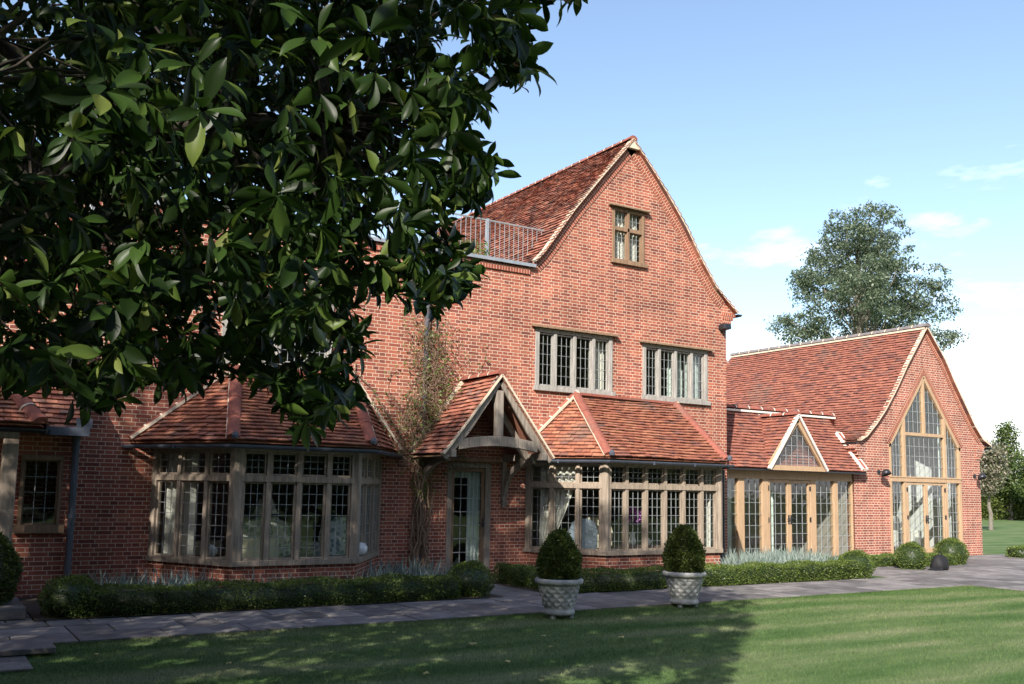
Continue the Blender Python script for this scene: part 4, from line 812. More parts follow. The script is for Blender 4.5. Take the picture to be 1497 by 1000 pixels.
def foliage(name, P, N, size, mname, parent, rng, core=None, depth=.04, spread=.55, shape=LEAF_S):
    n = len(P); P = P-N*(rng.random((n, 1))**1.6*depth) + N*(rng.random((n, 1))**6*.03); D = N+rng.normal(size=(n, 3))*spread; R = frames(D, rng)*(size*rng.uniform(.6, 1.35, n))[:, None, None]
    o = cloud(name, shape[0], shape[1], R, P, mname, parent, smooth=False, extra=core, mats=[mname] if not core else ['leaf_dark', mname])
    return o
rngn = np.random.default_rng(11)
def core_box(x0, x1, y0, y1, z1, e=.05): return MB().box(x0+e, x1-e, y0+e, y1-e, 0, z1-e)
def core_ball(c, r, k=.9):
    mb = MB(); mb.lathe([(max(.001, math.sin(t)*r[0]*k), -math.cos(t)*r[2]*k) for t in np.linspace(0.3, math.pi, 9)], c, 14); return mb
def hedge(label, x0, x1, y0, y1, z1, dens=4200, size=.027, mname='leaf_box', group='low clipped box hedges'):
    rt = thing('box_hedge', label, 'hedge', ((x0+x1)/2, (y0+y1)/2, 0), group); A = (x1-x0)*(y1-y0)+2*(x1-x0+y1-y0)*z1
    P, N = box_pts(x0, x1, y0, y1, .02, z1, int(A*dens), rngn); foliage('foliage', P, N, size, mname, rt, rngn, core_box(x0, x1, y0, y1, z1)); return rt
def boxball(label, c, r, dens=4200, size=.027, mname='leaf_box', group='clipped box balls ending the hedges'):
    rt = thing('box_ball', label, 'shrub', (c[0], c[1], 0), group); rr = r if hasattr(r, '__len__') else (r, r, r)
    P, N = ball_pts(c, rr, int(4*math.pi*rr[0]*rr[2]*dens), rngn); P[:, 2] = np.maximum(P[:, 2], .01); foliage('foliage', P, N, size, mname, rt, rngn, core_ball(c, rr)); return rt
hedge('long shaded box hedge below the left bay window', 1.75, 7.0, 12.52, 12.98, .34); boxball('rounded box ball at the shaded left end of the long hedge', (1.72, 12.85, .22), (.34, .36, .27)); boxball('round box ball in front of the glazed front door', (7.33, 12.9, .23), (.36, .36, .29))
hedge('box hedge below the right bay window behind the two stone pots', 9.0, 16.05, 12.46, 12.92, .34); hedge('short box hedge turning in towards the house right of the front door', 8.75, 9.25, 12.94, 14.5, .34); boxball('box ball ending the sunny hedge before the glazed link', (16.2, 12.75, .24), (.34, .34, .30))
hedge('low box hedge between the glazed link and the wing doors', 17.2, 20.4, 14.35, 14.75, .26); boxball('box ball left of the black bag', (19.4, 13.75, .26), (.33, .33, .34)); hedge('low box hedge in front of the wing french doors', 19.75, 21.6, 14.0, 14.4, .27); boxball('box ball right of the black bag below the tall gable window', (21.9, 14.4, .27), (.38, .38, .36))
hedge('ragged low hedge running out past the right corner of the wing', 26.1, 30.0, 14.9, 15.5, .30, dens=1100, size=.05)
boxball('large dark clipped bush beside the left bay', (.62, 13.3, .52), (.52, .5, .58), mname='leaf_yew', size=.04, group='clipped bushes')
g = MB(); g.box(-.05, 1.22, 12.72, 13.9, .025, .16); tag(g.build('stone_kerb', 'flagstone', bevel=.01), 'worn stone plinth under the large dark bush', 'kerb')
g = MB(); g.box(.75, 1.25, 10.1, 10.74, .03, .085); tag(g.build('stone_step', 'flagstone', bevel=.01), 'low stone step at the left end of the lawn edge', 'step')
# silvery strap leaved edging plants
def strap_plants(name, label, spots, n, h, mname='leaf_grey', cat='plants'):
    P = []; D = []
    for x0, x1, y0, y1, m in spots:
        P.append(np.stack([rngn.uniform(x0, x1, m), rngn.uniform(y0, y1, m), np.full(m, .03)], 1))
    P = np.concatenate(P); n = len(P); D = rngn.normal(size=(n, 3))*[.42, .42, .1]+[0, 0, 1.]; D /= np.linalg.norm(D, axis=1, keepdims=True)
    R = frames(D, rngn)*(h*rngn.uniform(.5, 1.25, n))[:, None, None]
    tv = [(0, .018, 0), (0, -.018, 0), (.55, -.026, .02), (.55, .026, .02), (1, 0, .12)]
    return tag(cloud(name, tv, [[0, 1, 2, 3], [3, 2, 4]], R, P, mname), label, cat, kind='stuff')
strap_plants('lavender', 'silvery lavender spikes behind the sunny hedge at the glazed link', [(13.9, 16.3, 13.2, 14.2, 2600), (15.2, 17.4, 14.2, 15.6, 900)], 0, .42)
strap_plants('strap_leaf_plants', 'grey strap leaved plants behind the shaded long hedge', [(2.2, 3.6, 13.3, 14.6, 500), (3.6, 7.0, 13.25, 13.7, 260), (6.4, 8.0, 14.2, 15.5, 420)], 0, .40)
# ---- stone pots with clipped cones
def weave(a, i, z):
    if not (.10 < z < .41): return 0
    u, v = a*13, z*52; s1, s2 = math.sin(u+v), math.sin(u-v); w = math.sin(u)*math.sin(v)
    return (.011*(max(s1, s2))+.004*w)*min(1, (z-.10)/.03, (.41-z)/.03)
def pot_thing(label, loc):
    rt = thing('stone_pot', label, 'planter', loc, 'stone pots on the lawn edge')
    prof = [(.0, .0), (.205, .0), (.225, .015), (.228, .05), (.212, .065), (.208, .09)]+[(.21+.082*((z-.10)/.31)**.9, z) for z in np.linspace(.10, .41, 44)]+[(.295, .425), (.335, .435), (.345, .455), (.345, .485), (.33, .505), (.29, .505), (.27, .47), (.27, .40), (0, .40)]
    b = MB().lathe([(r, z) for r, z in prof], (0, 0, 0), 182, disp=weave).build('pot_body', 'pot_stone', rt, smooth=True); b.matrix_parent_inverse = Matrix(); b.location = (0, 0, .05)
    s = MB().lathe([(.0, .46), (.268, .46)], (0, 0, 0), 24).build('soil', 'soil', rt); s.matrix_parent_inverse = Matrix()
    rt.scale = (PS, PS, PS)
    for a in (3.6, 5.7, 1.5):
        f_ = MB().box(-.035, .035, -.03, .03, 0, .055).build('pot_foot', 'pot_stone', rt, bevel=.008); f_.matrix_parent_inverse = Matrix(); f_.location = (.17*math.cos(a), .17*math.sin(a), 0)
    return rt
pot1, pot2 = (7.24, 10.36, .0), (9.62, 10.58, .0)
PS = .92
pA = pot_thing('stone basketweave pot nearer the front door, deeper in shade', pot1)
pB = pA.copy(); COL.objects.link(pB); pB.location = pot2; pB['label'] = 'stone basketweave pot standing nearer the house corner, partly sunlit'
for ch in list(pA.children):
    c = ch.copy(); COL.objects.link(c); c.parent = pB; c.matrix_parent_inverse = Matrix()
def topiary(label, loc, w, h, seed):
    rg = np.random.default_rng(seed); rt = thing('topiary_bush', label, 'topiary', (loc[0], loc[1], .47), 'clipped cones in the stone pots'); n = 15000
    t = np.sqrt(rg.random(n)); zz = 1-t; prof = lambda q: np.interp(q, [0, .08, .25, .5, .75, .9, 1], [.80, .93, 1, .93, .68, .42, .10])
    q = np.where(rg.random(n) < .35, rg.random(n), zz); a = rg.uniform(0, 2*math.pi, n); r = prof(q)*w*(1+.06*np.sin(a*4+q*9)+.05*np.sin(a*7-q*13))
    P = np.stack([loc[0]+r*np.cos(a), loc[1]+r*np.sin(a), .47+q*h], 1); N = np.stack([np.cos(a), np.sin(a), .25+.6*q], 1); N /= np.linalg.norm(N, axis=1, keepdims=True)
    core = MB().lathe([(.001, 0)]+[(float(prof(k))*w*.86, k*h*.97) for k in np.linspace(0.02, 1, 12)], (loc[0], loc[1], .47), 16)
    foliage('foliage', P, N, .036, 'leaf_yew', rt, rg, core, depth=.04, spread=.6); return rt
topiary('dark clipped cone bush filling the stone pot nearer the front door', pot1, .26, .66, 3); topiary('sunlit clipped cone bush in the stone pot nearer the corner', pot2, .272, .70, 4)
# ---- creeper round the drainpipe
rt = thing('climbing_plant', 'straggly creeper climbing the drainpipe between bay window and porch', 'creeper', (7.9, 15.6, 0))
rg = np.random.default_rng(5); st = MB(); LP = []
for k in range(24):
    x = 7.88+rg.normal()*.16; p = Vector((x, WY-.12-rg.random()*.1, .03)); pts = [p.copy()]; top = rg.uniform(1.6, 4.9); drift = rg.normal()*.05; z = .03
    while z < top:
        z += .16; sp = .05 if z < 2 else .11
        p = Vector((p.x+rg.normal()*sp+drift*(z > 2)*1.2+(7.9-p.x)*.06, min(WY-.03, max(WY-.30, p.y+rg.normal()*.035)), z)); pts.append(p.copy())
        if z > 1.4 and rg.random() < .9: LP.append(p.copy())
    st.tube(pts, list(np.linspace(.013 if k > 5 else .03, .003, len(pts))), n=5)
for k in range(800):      # fine side twigs, thickest between the roofs
    z = rg.choice([rg.normal(2.8, .5), rg.uniform(2.0, 5.0), rg.normal(3.6, .6)]); x = 7.98+rg.normal()*(.38 if z < 3.4 else .2); a = rg.uniform(0, math.pi*2); l = rg.uniform(.15, .45)
    pts = [Vector((x, WY-.05-rg.random()*.25, z))]
    for q in range(4): a += rg.normal()*.5; pts.append(Vector((pts[-1].x+l/4*math.cos(a), min(WY-.02, pts[-1].y+rg.normal()*.03), pts[-1].z+l/4*math.sin(a)-.01)))
    st.tube(pts, [.005, .004, .004, .003, .002], n=4)
    if rg.random() < .6: LP.append(pts[-1])
st.build('stems', 'stem', rt)
LP = np.array([tuple(p) for p in LP]); LP = LP[rg.random(len(LP)) < .75]; LP = np.repeat(LP, 5, 0)+rg.normal(size=(len(LP)*5, 3))*[.07, .025, .07]; D = rg.normal(size=LP.shape)+[0, -.6, -.2]
cloud('foliage', *LEAF_S, frames(D, rg)*(rg.uniform(.03, .075, len(LP)))[:, None, None], LP, 'leaf_creeper', rt, smooth=False)
# weeds on the flat roof by the railing
P = np.stack([rg.uniform(8.2, 9.5, 900), rg.uniform(WY+.2, WY+.5, 900), 6.15+rg.random(900)**2*.45], 1); tag(cloud('roof_weeds', *LEAF_S, frames(rg.normal(size=P.shape)+[0, 0, .6], rg)*(rg.uniform(.04, .09, 900))[:, None, None], P, 'leaf_creeper', None, False), 'tuft of green weeds growing behind the parapet at the railing', 'weeds', kind='stuff')
# ---- lamps
def dome_lamp(label, px, py):
    p = onY(px, py, GY); rt = thing('wall_lamp', label, 'lamp', tuple(p), 'black wall lamps on the garden wing'); x, y, z = p
    a = MB().tube([(x, GY-.004, z), (x, GY-.03, z)], .06, n=12).build('backplate', 'black_iron', rt); b = MB().tube([(x, GY-.03, z), (x, GY-.14, z+.02), (x, GY-.22, z+.01)], .014, n=6).build('arm', 'black_iron', rt)
    d = MB().lathe([(.0, .10), (.05, .095), (.09, .065), (.115, .02), (.13, -.05), (.122, -.05), (.105, .02), (.06, .07), (0, .085)], (0, 0, 0), 20).build('lamp_shade', 'black_iron', None, True)
    d.parent = rt; d.location = (0, -.24, -.03); d.rotation_euler = (rad(-22), 0, 0)
dome_lamp('black dome lamp on the wing wall left of the tall gable window', 1284, 690); dome_lamp('black dome lamp near the right corner of the wing', 1424, 696)
p = onY(1053, 479, WY); rt = thing('floodlight', 'black floodlight high on the brick corner below the eaves', 'lamp', tuple(p)); x, y, z = p
MB().box(x-.06, x-.0, WY-.04, WY-.003, z-.05, z+.05).build('bracket', 'black_iron', rt); b = MB().hexa([(x-.07, WY-.22, z-.06), (x+.13, WY-.24, z-.05), (x+.13, WY-.045, z-.07), (x-.07, WY-.045, z-.07), (x-.07, WY-.2, z+.07), (x+.13, WY-.22, z+.08), (x+.13, WY-.045, z+.08), (x-.07, WY-.045, z+.08)]).build('lamp_head', 'black_iron', rt, bevel=.02)
# ---- black bag on the paving
p = onZ(1374, 833, .025); rt = thing('bag', 'black bag slumped on the paving between two box balls', 'bag', tuple(p))
o = MB().lathe([(.0, 0), (.20, .0), (.235, .05), (.225, .14), (.19, .23), (.13, .30), (.06, .335), (0, .34)], (0, 0, 0), 18, disp=lambda a, i, z: .018*math.sin(a*3+z*14)+.012*math.sin(a*5)).build('bag_body', 'black_cloth', None, True); o.parent = rt; o.scale = (1, .75, 1)
o = MB().hexa([(-.40, -.18, 0), (-.16, -.2, 0), (-.16, .1, 0), (-.40, .06, 0), (-.38, -.16, .02), (-.16, -.17, .06), (-.16, .08, .06), (-.38, .04, .02)]).build('flap', 'black_cloth', None); o.parent = rt
o = MB().tube([(.05*math.cos(t)*1.4, -.02, .33+.06*math.sin(t)) for t in np.linspace(0, math.pi, 9)], .012, n=6).build('handle', 'black_cloth', None); o.parent = rt
# ================================================================== things seen through the windows
def curtain(label, a, b, z0, z1, mname='curtain', waves=7, sweep=0., group='curtains in the windows'):
    a, b = Vector((*a, 0)), Vector((*b, 0)); d = (b-a); L = d.length; d.normalize(); n = Vector((d.y, -d.x, 0)); mb = MB(); K, R = waves*6, 8
    for j in range(R):
        for i in range(K):
            q = []
            for (ii, jj) in ((i, j), (i+1, j), (i+1, j+1), (i, j+1)):
                t = ii/K; s = jj/R; w = 1-sweep*(1-s)**1.3 if s < .999 else 1; q.append(a+d*(L*t*w)+n*(.03*math.sin(t*waves*2*math.pi))+Vector((0, 0, z0+(z1-z0)*s)))
            mb.face(q)
    return tag(mb.build('curtain', mname, smooth=True), label, 'curtain', group)
iy = WY+.22
curtain('sheer curtain in the leftmost light of the left bay window', (3.42, 15.85), (3.72, 15.2), .55, 2.2, 'curtain', 5); curtain('cream curtain swept aside in the left light of the right bay', (10.52, 15.75), (10.98, 15.05), .5, 2.15, 'curtain', 6, .75)
curtain('cream curtain at the right end of the right bay', (14.2, 14.95), (14.0, 14.62), .5, 2.15, 'curtain', 4); curtain('long pale curtain on the right side of the front door', (9.02, WY+.16), (9.36, WY+.14), .1, 2.05, 'curtain_green', 4)
curtain('gathered net valance across the top of the front door', (8.6, WY+.14), (9.02, WY+.14), 1.86, 2.06, 'curtain_green', 5)
curtain('white curtain in the right light of the upstairs window beside the porch', (11.92, iy), (12.34, iy), 3.72, 4.9, 'curtain', 5); curtain('pale curtain at the right of the corner upstairs window', (14.66, iy), (15.05, iy), 3.7, 4.85, 'curtain_green', 4); curtain('grey green curtain in the third light of the corner upstairs window', (14.2, iy+.1), (14.66, iy+.1), 3.7, 4.85, 'curtain_green', 5)
curtain('white net filling the small window in the tall gable', (12.4, iy-.04), (13.2, iy-.04), 6.62, 7.78, 'curtain', 9)
curtain('pale curtain at the right of the wing doors', (25.0, GY+.35), (25.42, GY+.35), .1, 3.9, 'curtain_green', 5); curtain('pale curtain at the left of the wing doors', (22.42, GY+.3), (22.8, GY+.3), .1, 3.2, 'curtain_green', 4)
curtain('long curtain behind the link door beside the house corner', (16.5, KY+.25), (16.75, KY+.25), .1, 2.0, 'curtain_green', 4); curtain('long curtain behind the middle link doors', (18.0, KY+.3), (18.25, KY+.3), .1, 2.0, 'curtain_green', 4)
def armchair(label, loc, rz, mname, group=None, sc=1.):
    rt = thing('armchair', label, 'armchair', (0, 0, 0), group)
    def add(nm, mb, bev=.05): o = mb.build(nm, mname, None, bevel=bev); o.parent = rt
    add('seat', MB().box(-.32, .32, -.3, .3, .16, .46)); bk = MB()
    outl = [(-.38, .3), (.38, .3), (.40, .75), (.34, .95), (.15, 1.04), (-.15, 1.04), (-.34, .95), (-.40, .75)]; bk.prism(outl, .26, .42); add('backrest', bk, .05)
    for s in (-1, 1): add('armrest', MB().box(s*.38-.08, s*.38+.08, -.34, .3, .16, .64), .06)
    for sx in (-1, 1):
        for sy in (-.28, .3): o = MB().box(sx*.33-.025, sx*.33+.025, sy-.025, sy+.025, 0, .16).build('leg', 'oak_brown', None); o.parent = rt
    rt.location = loc; rt.rotation_euler = (0, 0, rz); rt.scale = (sc,)*3; return rt
armchair('floral armchair seen through the right part of the left bay', (6.15, 15.9, .08), rad(200), 'floral', 'floral armchairs in the left bay room'); armchair('floral armchair beside the lamp in the left bay', (5.15, 16.1, .08), rad(160), 'floral', 'floral armchairs in the left bay room')
armchair('cream sofa chair behind the left side of the left bay', (3.95, 16.5, .08), rad(120), 'linen'); armchair('striped pale settee behind the middle of the right bay', (12.0, 16.2, .08), rad(170), 'linen'); armchair('white wicker armchair inside the tall wing doors', (24.6, 17.6, .04), rad(20), 'rattan')
rt = thing('side_table', 'small table under a long cream cloth inside the left bay', 'table', (4.72, 15.35, .08)); o = MB().lathe([(.0, .72), (.36, .72), (.375, .70), (.40, .3), (.42, 0)], (0, 0, 0), 26, disp=lambda a, i, z: (.012*math.sin(a*11) if z < .6 else 0)).build('tablecloth', 'linen', None, True); o.parent = rt
rt = thing('table_lamp', 'lamp with white shade on a tall base in the left bay room', 'lamp', (5.0, 15.75, .8))
o = MB().lathe([(.0, 0), (.09, 0), (.05, .05), (.07, .2), (.02, .32), (.015, .45)], (0, 0, 0), 14).build('lamp_base', 'ceramic', None, True); o.parent = rt; o = MB().lathe([(.2, .38), (.11, .62)], (0, 0, 0), 18).build('lamp_shade', 'curtain', None, True); o.parent = rt
rt = thing('dining_chair', 'pale blue round backed chair against the right bay glass', 'chair', (0, 0, 0)); 
o = MB().prism([(-.27, .45), (.27, .45), (.28, .8), (.22, .96), (.1, 1.03), (-.1, 1.03), (-.22, .96), (-.28, .8)], -.03, .03).build('backrest', 'blue_paint', None, bevel=.02); o.parent = rt; o = MB().box(-.25, .25, .03, .5, .4, .46).build('seat', 'red_leather', None, bevel=.02); o.parent = rt
for sx in (-.22, .22):
    for sy in (.0, .45): o = MB().box(sx-.02, sx+.02, sy-.02, sy+.02, 0, .41).build('leg', 'blue_paint', None); o.parent = rt
rt.location = (11.15, 15.15, .08); rt.rotation_euler = (0, 0, rad(-28))
rt = thing('sideboard_table', 'dark low table carrying the flowers inside the right bay', 'table', (12.35, 15.1, .08)); MB().box(11.9, 13.0, 14.9, 15.35, .52, .57).build('tabletop', 'oak_brown', rt)
for xx in (11.95, 12.95):
    for yy in (14.95, 15.3): MB().box(xx-.025, xx+.025, yy-.025, yy+.025, .08, .518).build('leg', 'oak_brown', rt)
rt = thing('vase', 'vase of purple hydrangea flowers on the table in the right bay', 'vase', (12.3, 15.05, .572)); o = MB().lathe([(0, 0), (.055, 0), (.075, .08), (.05, .2), (.06, .26)], (0, 0, 0), 16).build('vase_body', 'ceramic', None, True); o.parent = rt
P, N = ball_pts((12.3, 15.05, 1.17), (.17, .17, .15), 500, rg); foliage('flower_head', P, N, .05, 'petal', rt, rg); MB().tube([(12.3, 15.05, .8), (12.3, 15.05, 1.1)], .02).build('stalk', 'leaf_box', rt)
rt = thing('teapot', 'white teapot on the table beside the flower vase', 'teapot', (12.62, 15.0, .572)); o = MB().lathe([(0, 0), (.06, 0), (.095, .06), (.08, .13), (.03, .16), (.02, .19), (0, .2)], (0, 0, 0), 16).build('pot_body', 'ceramic', None, True); o.parent = rt
o = MB().tube([(.08, 0, .06), (.14, 0, .09), (.17, 0, .15)], [.018, .014, .01], n=6).build('spout', 'ceramic', None, True); o.parent = rt
rt = thing('cushion', 'white round cushion on the window seat of the left bay', 'cushion', (6.3, 14.75, .53)); o = MB().lathe([(0, 0), (.08, .01), (.12, .07), (.12, .14), (.07, .2), (0, .21)], (0, 0, 0), 16).build('pad', 'ceramic', None, True); o.parent = rt
rt = thing('cushion', 'white ball shaped cushion at the left of the left bay', 'cushion', (3.95, 15.1, .53)); o = MB().lathe([(0, 0), (.07, .01), (.11, .06), (.11, .12), (.06, .18), (0, .19)], (0, 0, 0), 16).build('pad', 'ceramic', None, True); o.parent = rt
# ================================================================== trees
def limb(mb, pts, r0, r1, n=7): mb.tube(pts, list(np.linspace(r0, r1, len(pts))), n=n)
def wander(a, b, rg, k=6, amp=.1):
    a, b = np.array(a, float), np.array(b, float); L = np.linalg.norm(b-a); out = []
    for i in range(k+1):
        t = i/k; out.append(Vector(a+(b-a)*t+rg.normal(size=3)*amp*L*math.sin(math.pi*t)*.6+np.array([0, 0, .06*L*math.sin(math.pi*t)])))
    return out
# ---- the magnolia in the left foreground: a broad crown beside the photographer, its trunk to the left of the view
SIL = np.array([(-400, -900), (860, -900), (858, 0), (812, 2), (772, 20), (782, 62), (790, 100), (770, 128), (728, 132), (700, 170), (688, 205), (735, 226), (734, 248), (706, 300), (668, 322), (670, 345), (706, 392), (696, 424), (660, 438), (660, 462), (612, 442), (560, 430), (532, 440), (522, 470), (548, 492), (520, 520), (534, 556), (516, 600), (486, 628), (440, 626), (404, 606), (392, 575), (352, 560), (330, 545), (300, 572), (262, 582), (230, 558), (190, 570), (160, 604), (122, 604), (96, 572), (50, 560), (0, 572), (-400, 640)], float)
def inside(px, py, S=SIL):
    r = np.zeros(len(px), bool); j = len(S)-1
    for i in range(len(S)):
        c = ((S[i, 1] > py) != (S[j, 1] > py)) & (px < (S[j, 0]-S[i, 0])*(py-S[i, 1])/(S[j, 1]-S[i, 1]+1e-9)+S[i, 0]); r ^= c; j = i
    return r
MC = np.array([-1.35, 5.5, 5.6])
def crown_ok(P):        # inside the crown's outline as it is seen from the lawn; free air is kept free
    px, py, z = project(P); infr = (z > .2) & (px > -60) & (px < 1560) & (py > -60) & (py < 1060)
    return ~infr | inside(px, py)
def lobes(P):           # a lumpy ellipsoid, flattened below
    out = None
    for c, q in ((MC, [4.55, 4.7, 5.3]), (np.array([-4.3, 4.6, 6.5]), [5.7, 5.7, 6.0])):
        d = (P-c)/np.array(q); a = np.arctan2(d[:, 1], d[:, 0]); r = np.linalg.norm(d, axis=1)/(1+.07*np.sin(a*5+d[:, 2]*4)+.05*np.sin(d[:, 2]*9+a*3))
        out = r if out is None else np.minimum(out, r)
    return out
mg = thing('magnolia_tree', 'large dark leaved magnolia overhanging the view from the upper left', 'tree', (-2.3, 6.2, 0)); rg = np.random.default_rng(21)
P = np.array([-3.2, 4.9, 6.6])+(rg.random((140000, 3))*2-1)*[7.4, 6.8, 6.2]; f_ = lobes(P); dist = np.linalg.norm(P-[0, 0, EYE], axis=1); px, py, z = project(P)
shell_ = (f_ < 1) & (f_ > .52) & (dist > 2.55) & (P[:, 2] > 1.75) & (.643*P[:, 0]-.766*P[:, 1] < -.85)
view = (z > .2) & (px > -120) & (px < 900) & (py > -120) & (py < 700)
Rg = P[shell_ & crown_ok(P)]; vv = view[shell_ & crown_ok(P)]
keep = np.where(vv, rg.random(len(Rg)) < 1, (rg.random(len(Rg)) < .42) & ((Rg[:, 2] > 2.3) | (Rg[:, 1] > 4))); Rg = Rg[keep]
# openings in the upper crown that let the sun through to a few sprays
SUNV = -np.array(_sd)
for (px_, py_, d_, r_) in ((250, 125, 2.95, .8), (580, 205, 4.2, .55)):
    o_ = np.array(at(px_, py_, d_)); w_ = Rg-o_; t_ = w_ @ SUNV; Rg = Rg[~((t_ > .25) & (np.linalg.norm(w_-t_[:, None]*SUNV, axis=1) < r_))]; Rg = np.vstack([Rg, o_+rg.normal(size=(7, 3))*.13])
# extra sprigs hanging along the lower and right hand outline
EX = []
for q in range(len(SIL)-1):
    a, b = SIL[q], SIL[q+1]
    if a[1] < -100 or b[0] < -100: continue
    n = max(1, int(np.linalg.norm(b-a)/16))
    for k in range(n):
        pt = a+(b-a)*(k+.5)/n; nrm = np.array([a[1]-b[1], b[0]-a[0]])/np.linalg.norm(b-a)
        for w in (18, 38, 60):
            pp = pt+nrm*w*rg.uniform(.7, 1.3); t = np.clip((pp[1]-60)/500, 0, 1); base = 5.2+1.6*(1-np.clip(pp[0]/520, 0, 1)); EX.append(tuple(at(pp[0], pp[1], base+rg.normal()*.45)))
EX = np.array(EX); EX = EX[crown_ok(EX)]; Rg = np.vstack([Rg, EX])
LV = ([(0, 0, 0), (.18, .10, .03), (.18, 0, 0), (.18, -.10, .03), (.5, .20, .05), (.5, 0, -.01), (.5, -.20, .05), (.8, .13, .0), (.8, 0, -.05), (.8, -.13, .0), (1, 0, -.13)], [[0, 2, 1], [0, 3, 2], [1, 2, 5, 4], [2, 3, 6, 5], [4, 5, 8, 7], [5, 6, 9, 8], [7, 8, 10], [8, 9, 10]])
def rosettes(C, nl, size, rg, droop=.35):
    n = len(C); ax = C-MC; ax = ax/np.linalg.norm(ax, axis=1, keepdims=True)*.8+rg.normal(size=C.shape)*.45+[0, 0, .15]; ax /= np.linalg.norm(ax, axis=1, keepdims=True)
    F = frames(ax, rg); B = np.repeat(np.arange(n), nl); k = np.tile(np.arange(nl), n); a = k*2.4+rg.normal(size=len(B))*.3; th = np.clip(.55+.12*k+rg.normal(size=len(B))*.22, .15, 2.0)
    loc = np.stack([np.cos(th), np.sin(th)*np.cos(a), np.sin(th)*np.sin(a)], 1); D = np.einsum('nij,nj->ni', F[B], loc); D[:, 2] -= droop*rg.uniform(.3, 1.3, len(B)); D /= np.linalg.norm(D, axis=1, keepdims=True)
    # blade faces away from the twig, roughly upwards
    up = ax[B]*.7+np.array([0, 0, .8]); s = np.cross(up, D); s /= np.maximum(1e-6, np.linalg.norm(s, axis=1, keepdims=True)); u = np.cross(D, s); q = rg.normal(0, .35, len(B))[:, None]
    s2, u2 = s*np.cos(q)+u*np.sin(q), u*np.cos(q)-s*np.sin(q); L = size*rg.uniform(.62, 1.25, len(B))
    Rm = np.stack([D, s2, u2], 2)*L[:, None, None]; Pp = C[B]+ax[B]*(.05*rg.random((len(B), 1)))*-1+D*.012
    return Rm, Pp, D*L[:, None]
Rm, Pp, tip = rosettes(Rg, 9, .125, rg)
ok = crown_ok(Pp) & (crown_ok(Pp+tip) | (rg.random(len(Pp)) < .35)) & (np.linalg.norm(Pp-[0, 0, EYE], axis=1) > 2.35); Rm, Pp = Rm[ok], Pp[ok]
st_ = [(0, .012, 0), (.08, .05, .004), (.22, .105, .01), (.40, .165, .012), (.58, .19, .006), (.74, .165, -.012), (.87, .105, -.045), (.96, .04, -.09)]
hv, hf = [], []
for x_, w_, z_ in st_: hv += [(x_, w_, z_+w_*.26), (x_, w_*.5, z_+w_*.07), (x_, 0, z_-.004), (x_, -w_*.5, z_+w_*.07), (x_, -w_, z_+w_*.26)]
hv.append((1.02, 0, -.12))
for i in range(len(st_)-1):
    for q in range(4): hf.append([i*5+q, i*5+q+1, (i+1)*5+q+1, (i+1)*5+q])
for q in range(4): hf.append([35+q, 36+q, 40])
px, py, z = project(Pp); nv = (z > .2) & (px > -150) & (px < 950) & (py > -150) & (py < 720) & (np.linalg.norm(Pp-[0, 0, EYE], axis=1) < 6.8)
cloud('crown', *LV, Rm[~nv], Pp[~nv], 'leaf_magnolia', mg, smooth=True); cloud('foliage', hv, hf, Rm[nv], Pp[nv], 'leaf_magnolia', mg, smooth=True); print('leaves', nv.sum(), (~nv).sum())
tb = MB(); base = Vector((-2.3, 6.2, -.05)); fork = Vector((-2.15, 6.1, 1.7)); limb(tb, wander(base, fork, rg, 5, .03), .26, .19, 12); tips = []
for k in range(26):
    tgt = Rg[rg.integers(len(Rg))]; tgt = MC+(tgt-MC)*.86; a_ = Vector((-2.15, 6.1, rg.uniform(1.4, 2.6))); pts = wander(a_, tgt, rg, 8, .10); arr = np.array([tuple(p) for p in pts]); m = 0
    while m < len(arr) and crown_ok(arr[m:m+1])[0] and np.linalg.norm(arr[m]-[0, 0, EYE]) > 4.7: m += 1
    if m > 3: limb(tb, pts[:m], .085, .02); tips += pts[2:m]
tips = np.array([tuple(p) for p in tips])
for c in Rg[rg.random(len(Rg)) < .5]:
    b = tips[np.argmin(((tips-c)**2).sum(1))]
    if np.linalg.norm(b-c) < .9 and np.linalg.norm(c-[0, 0, EYE]) > 3.6: tb.tube(wander(b, c, rg, 3, .08), [.013, .01, .007, .004], n=4, cap=False)
tb.build('trunk', 'bark', mg)
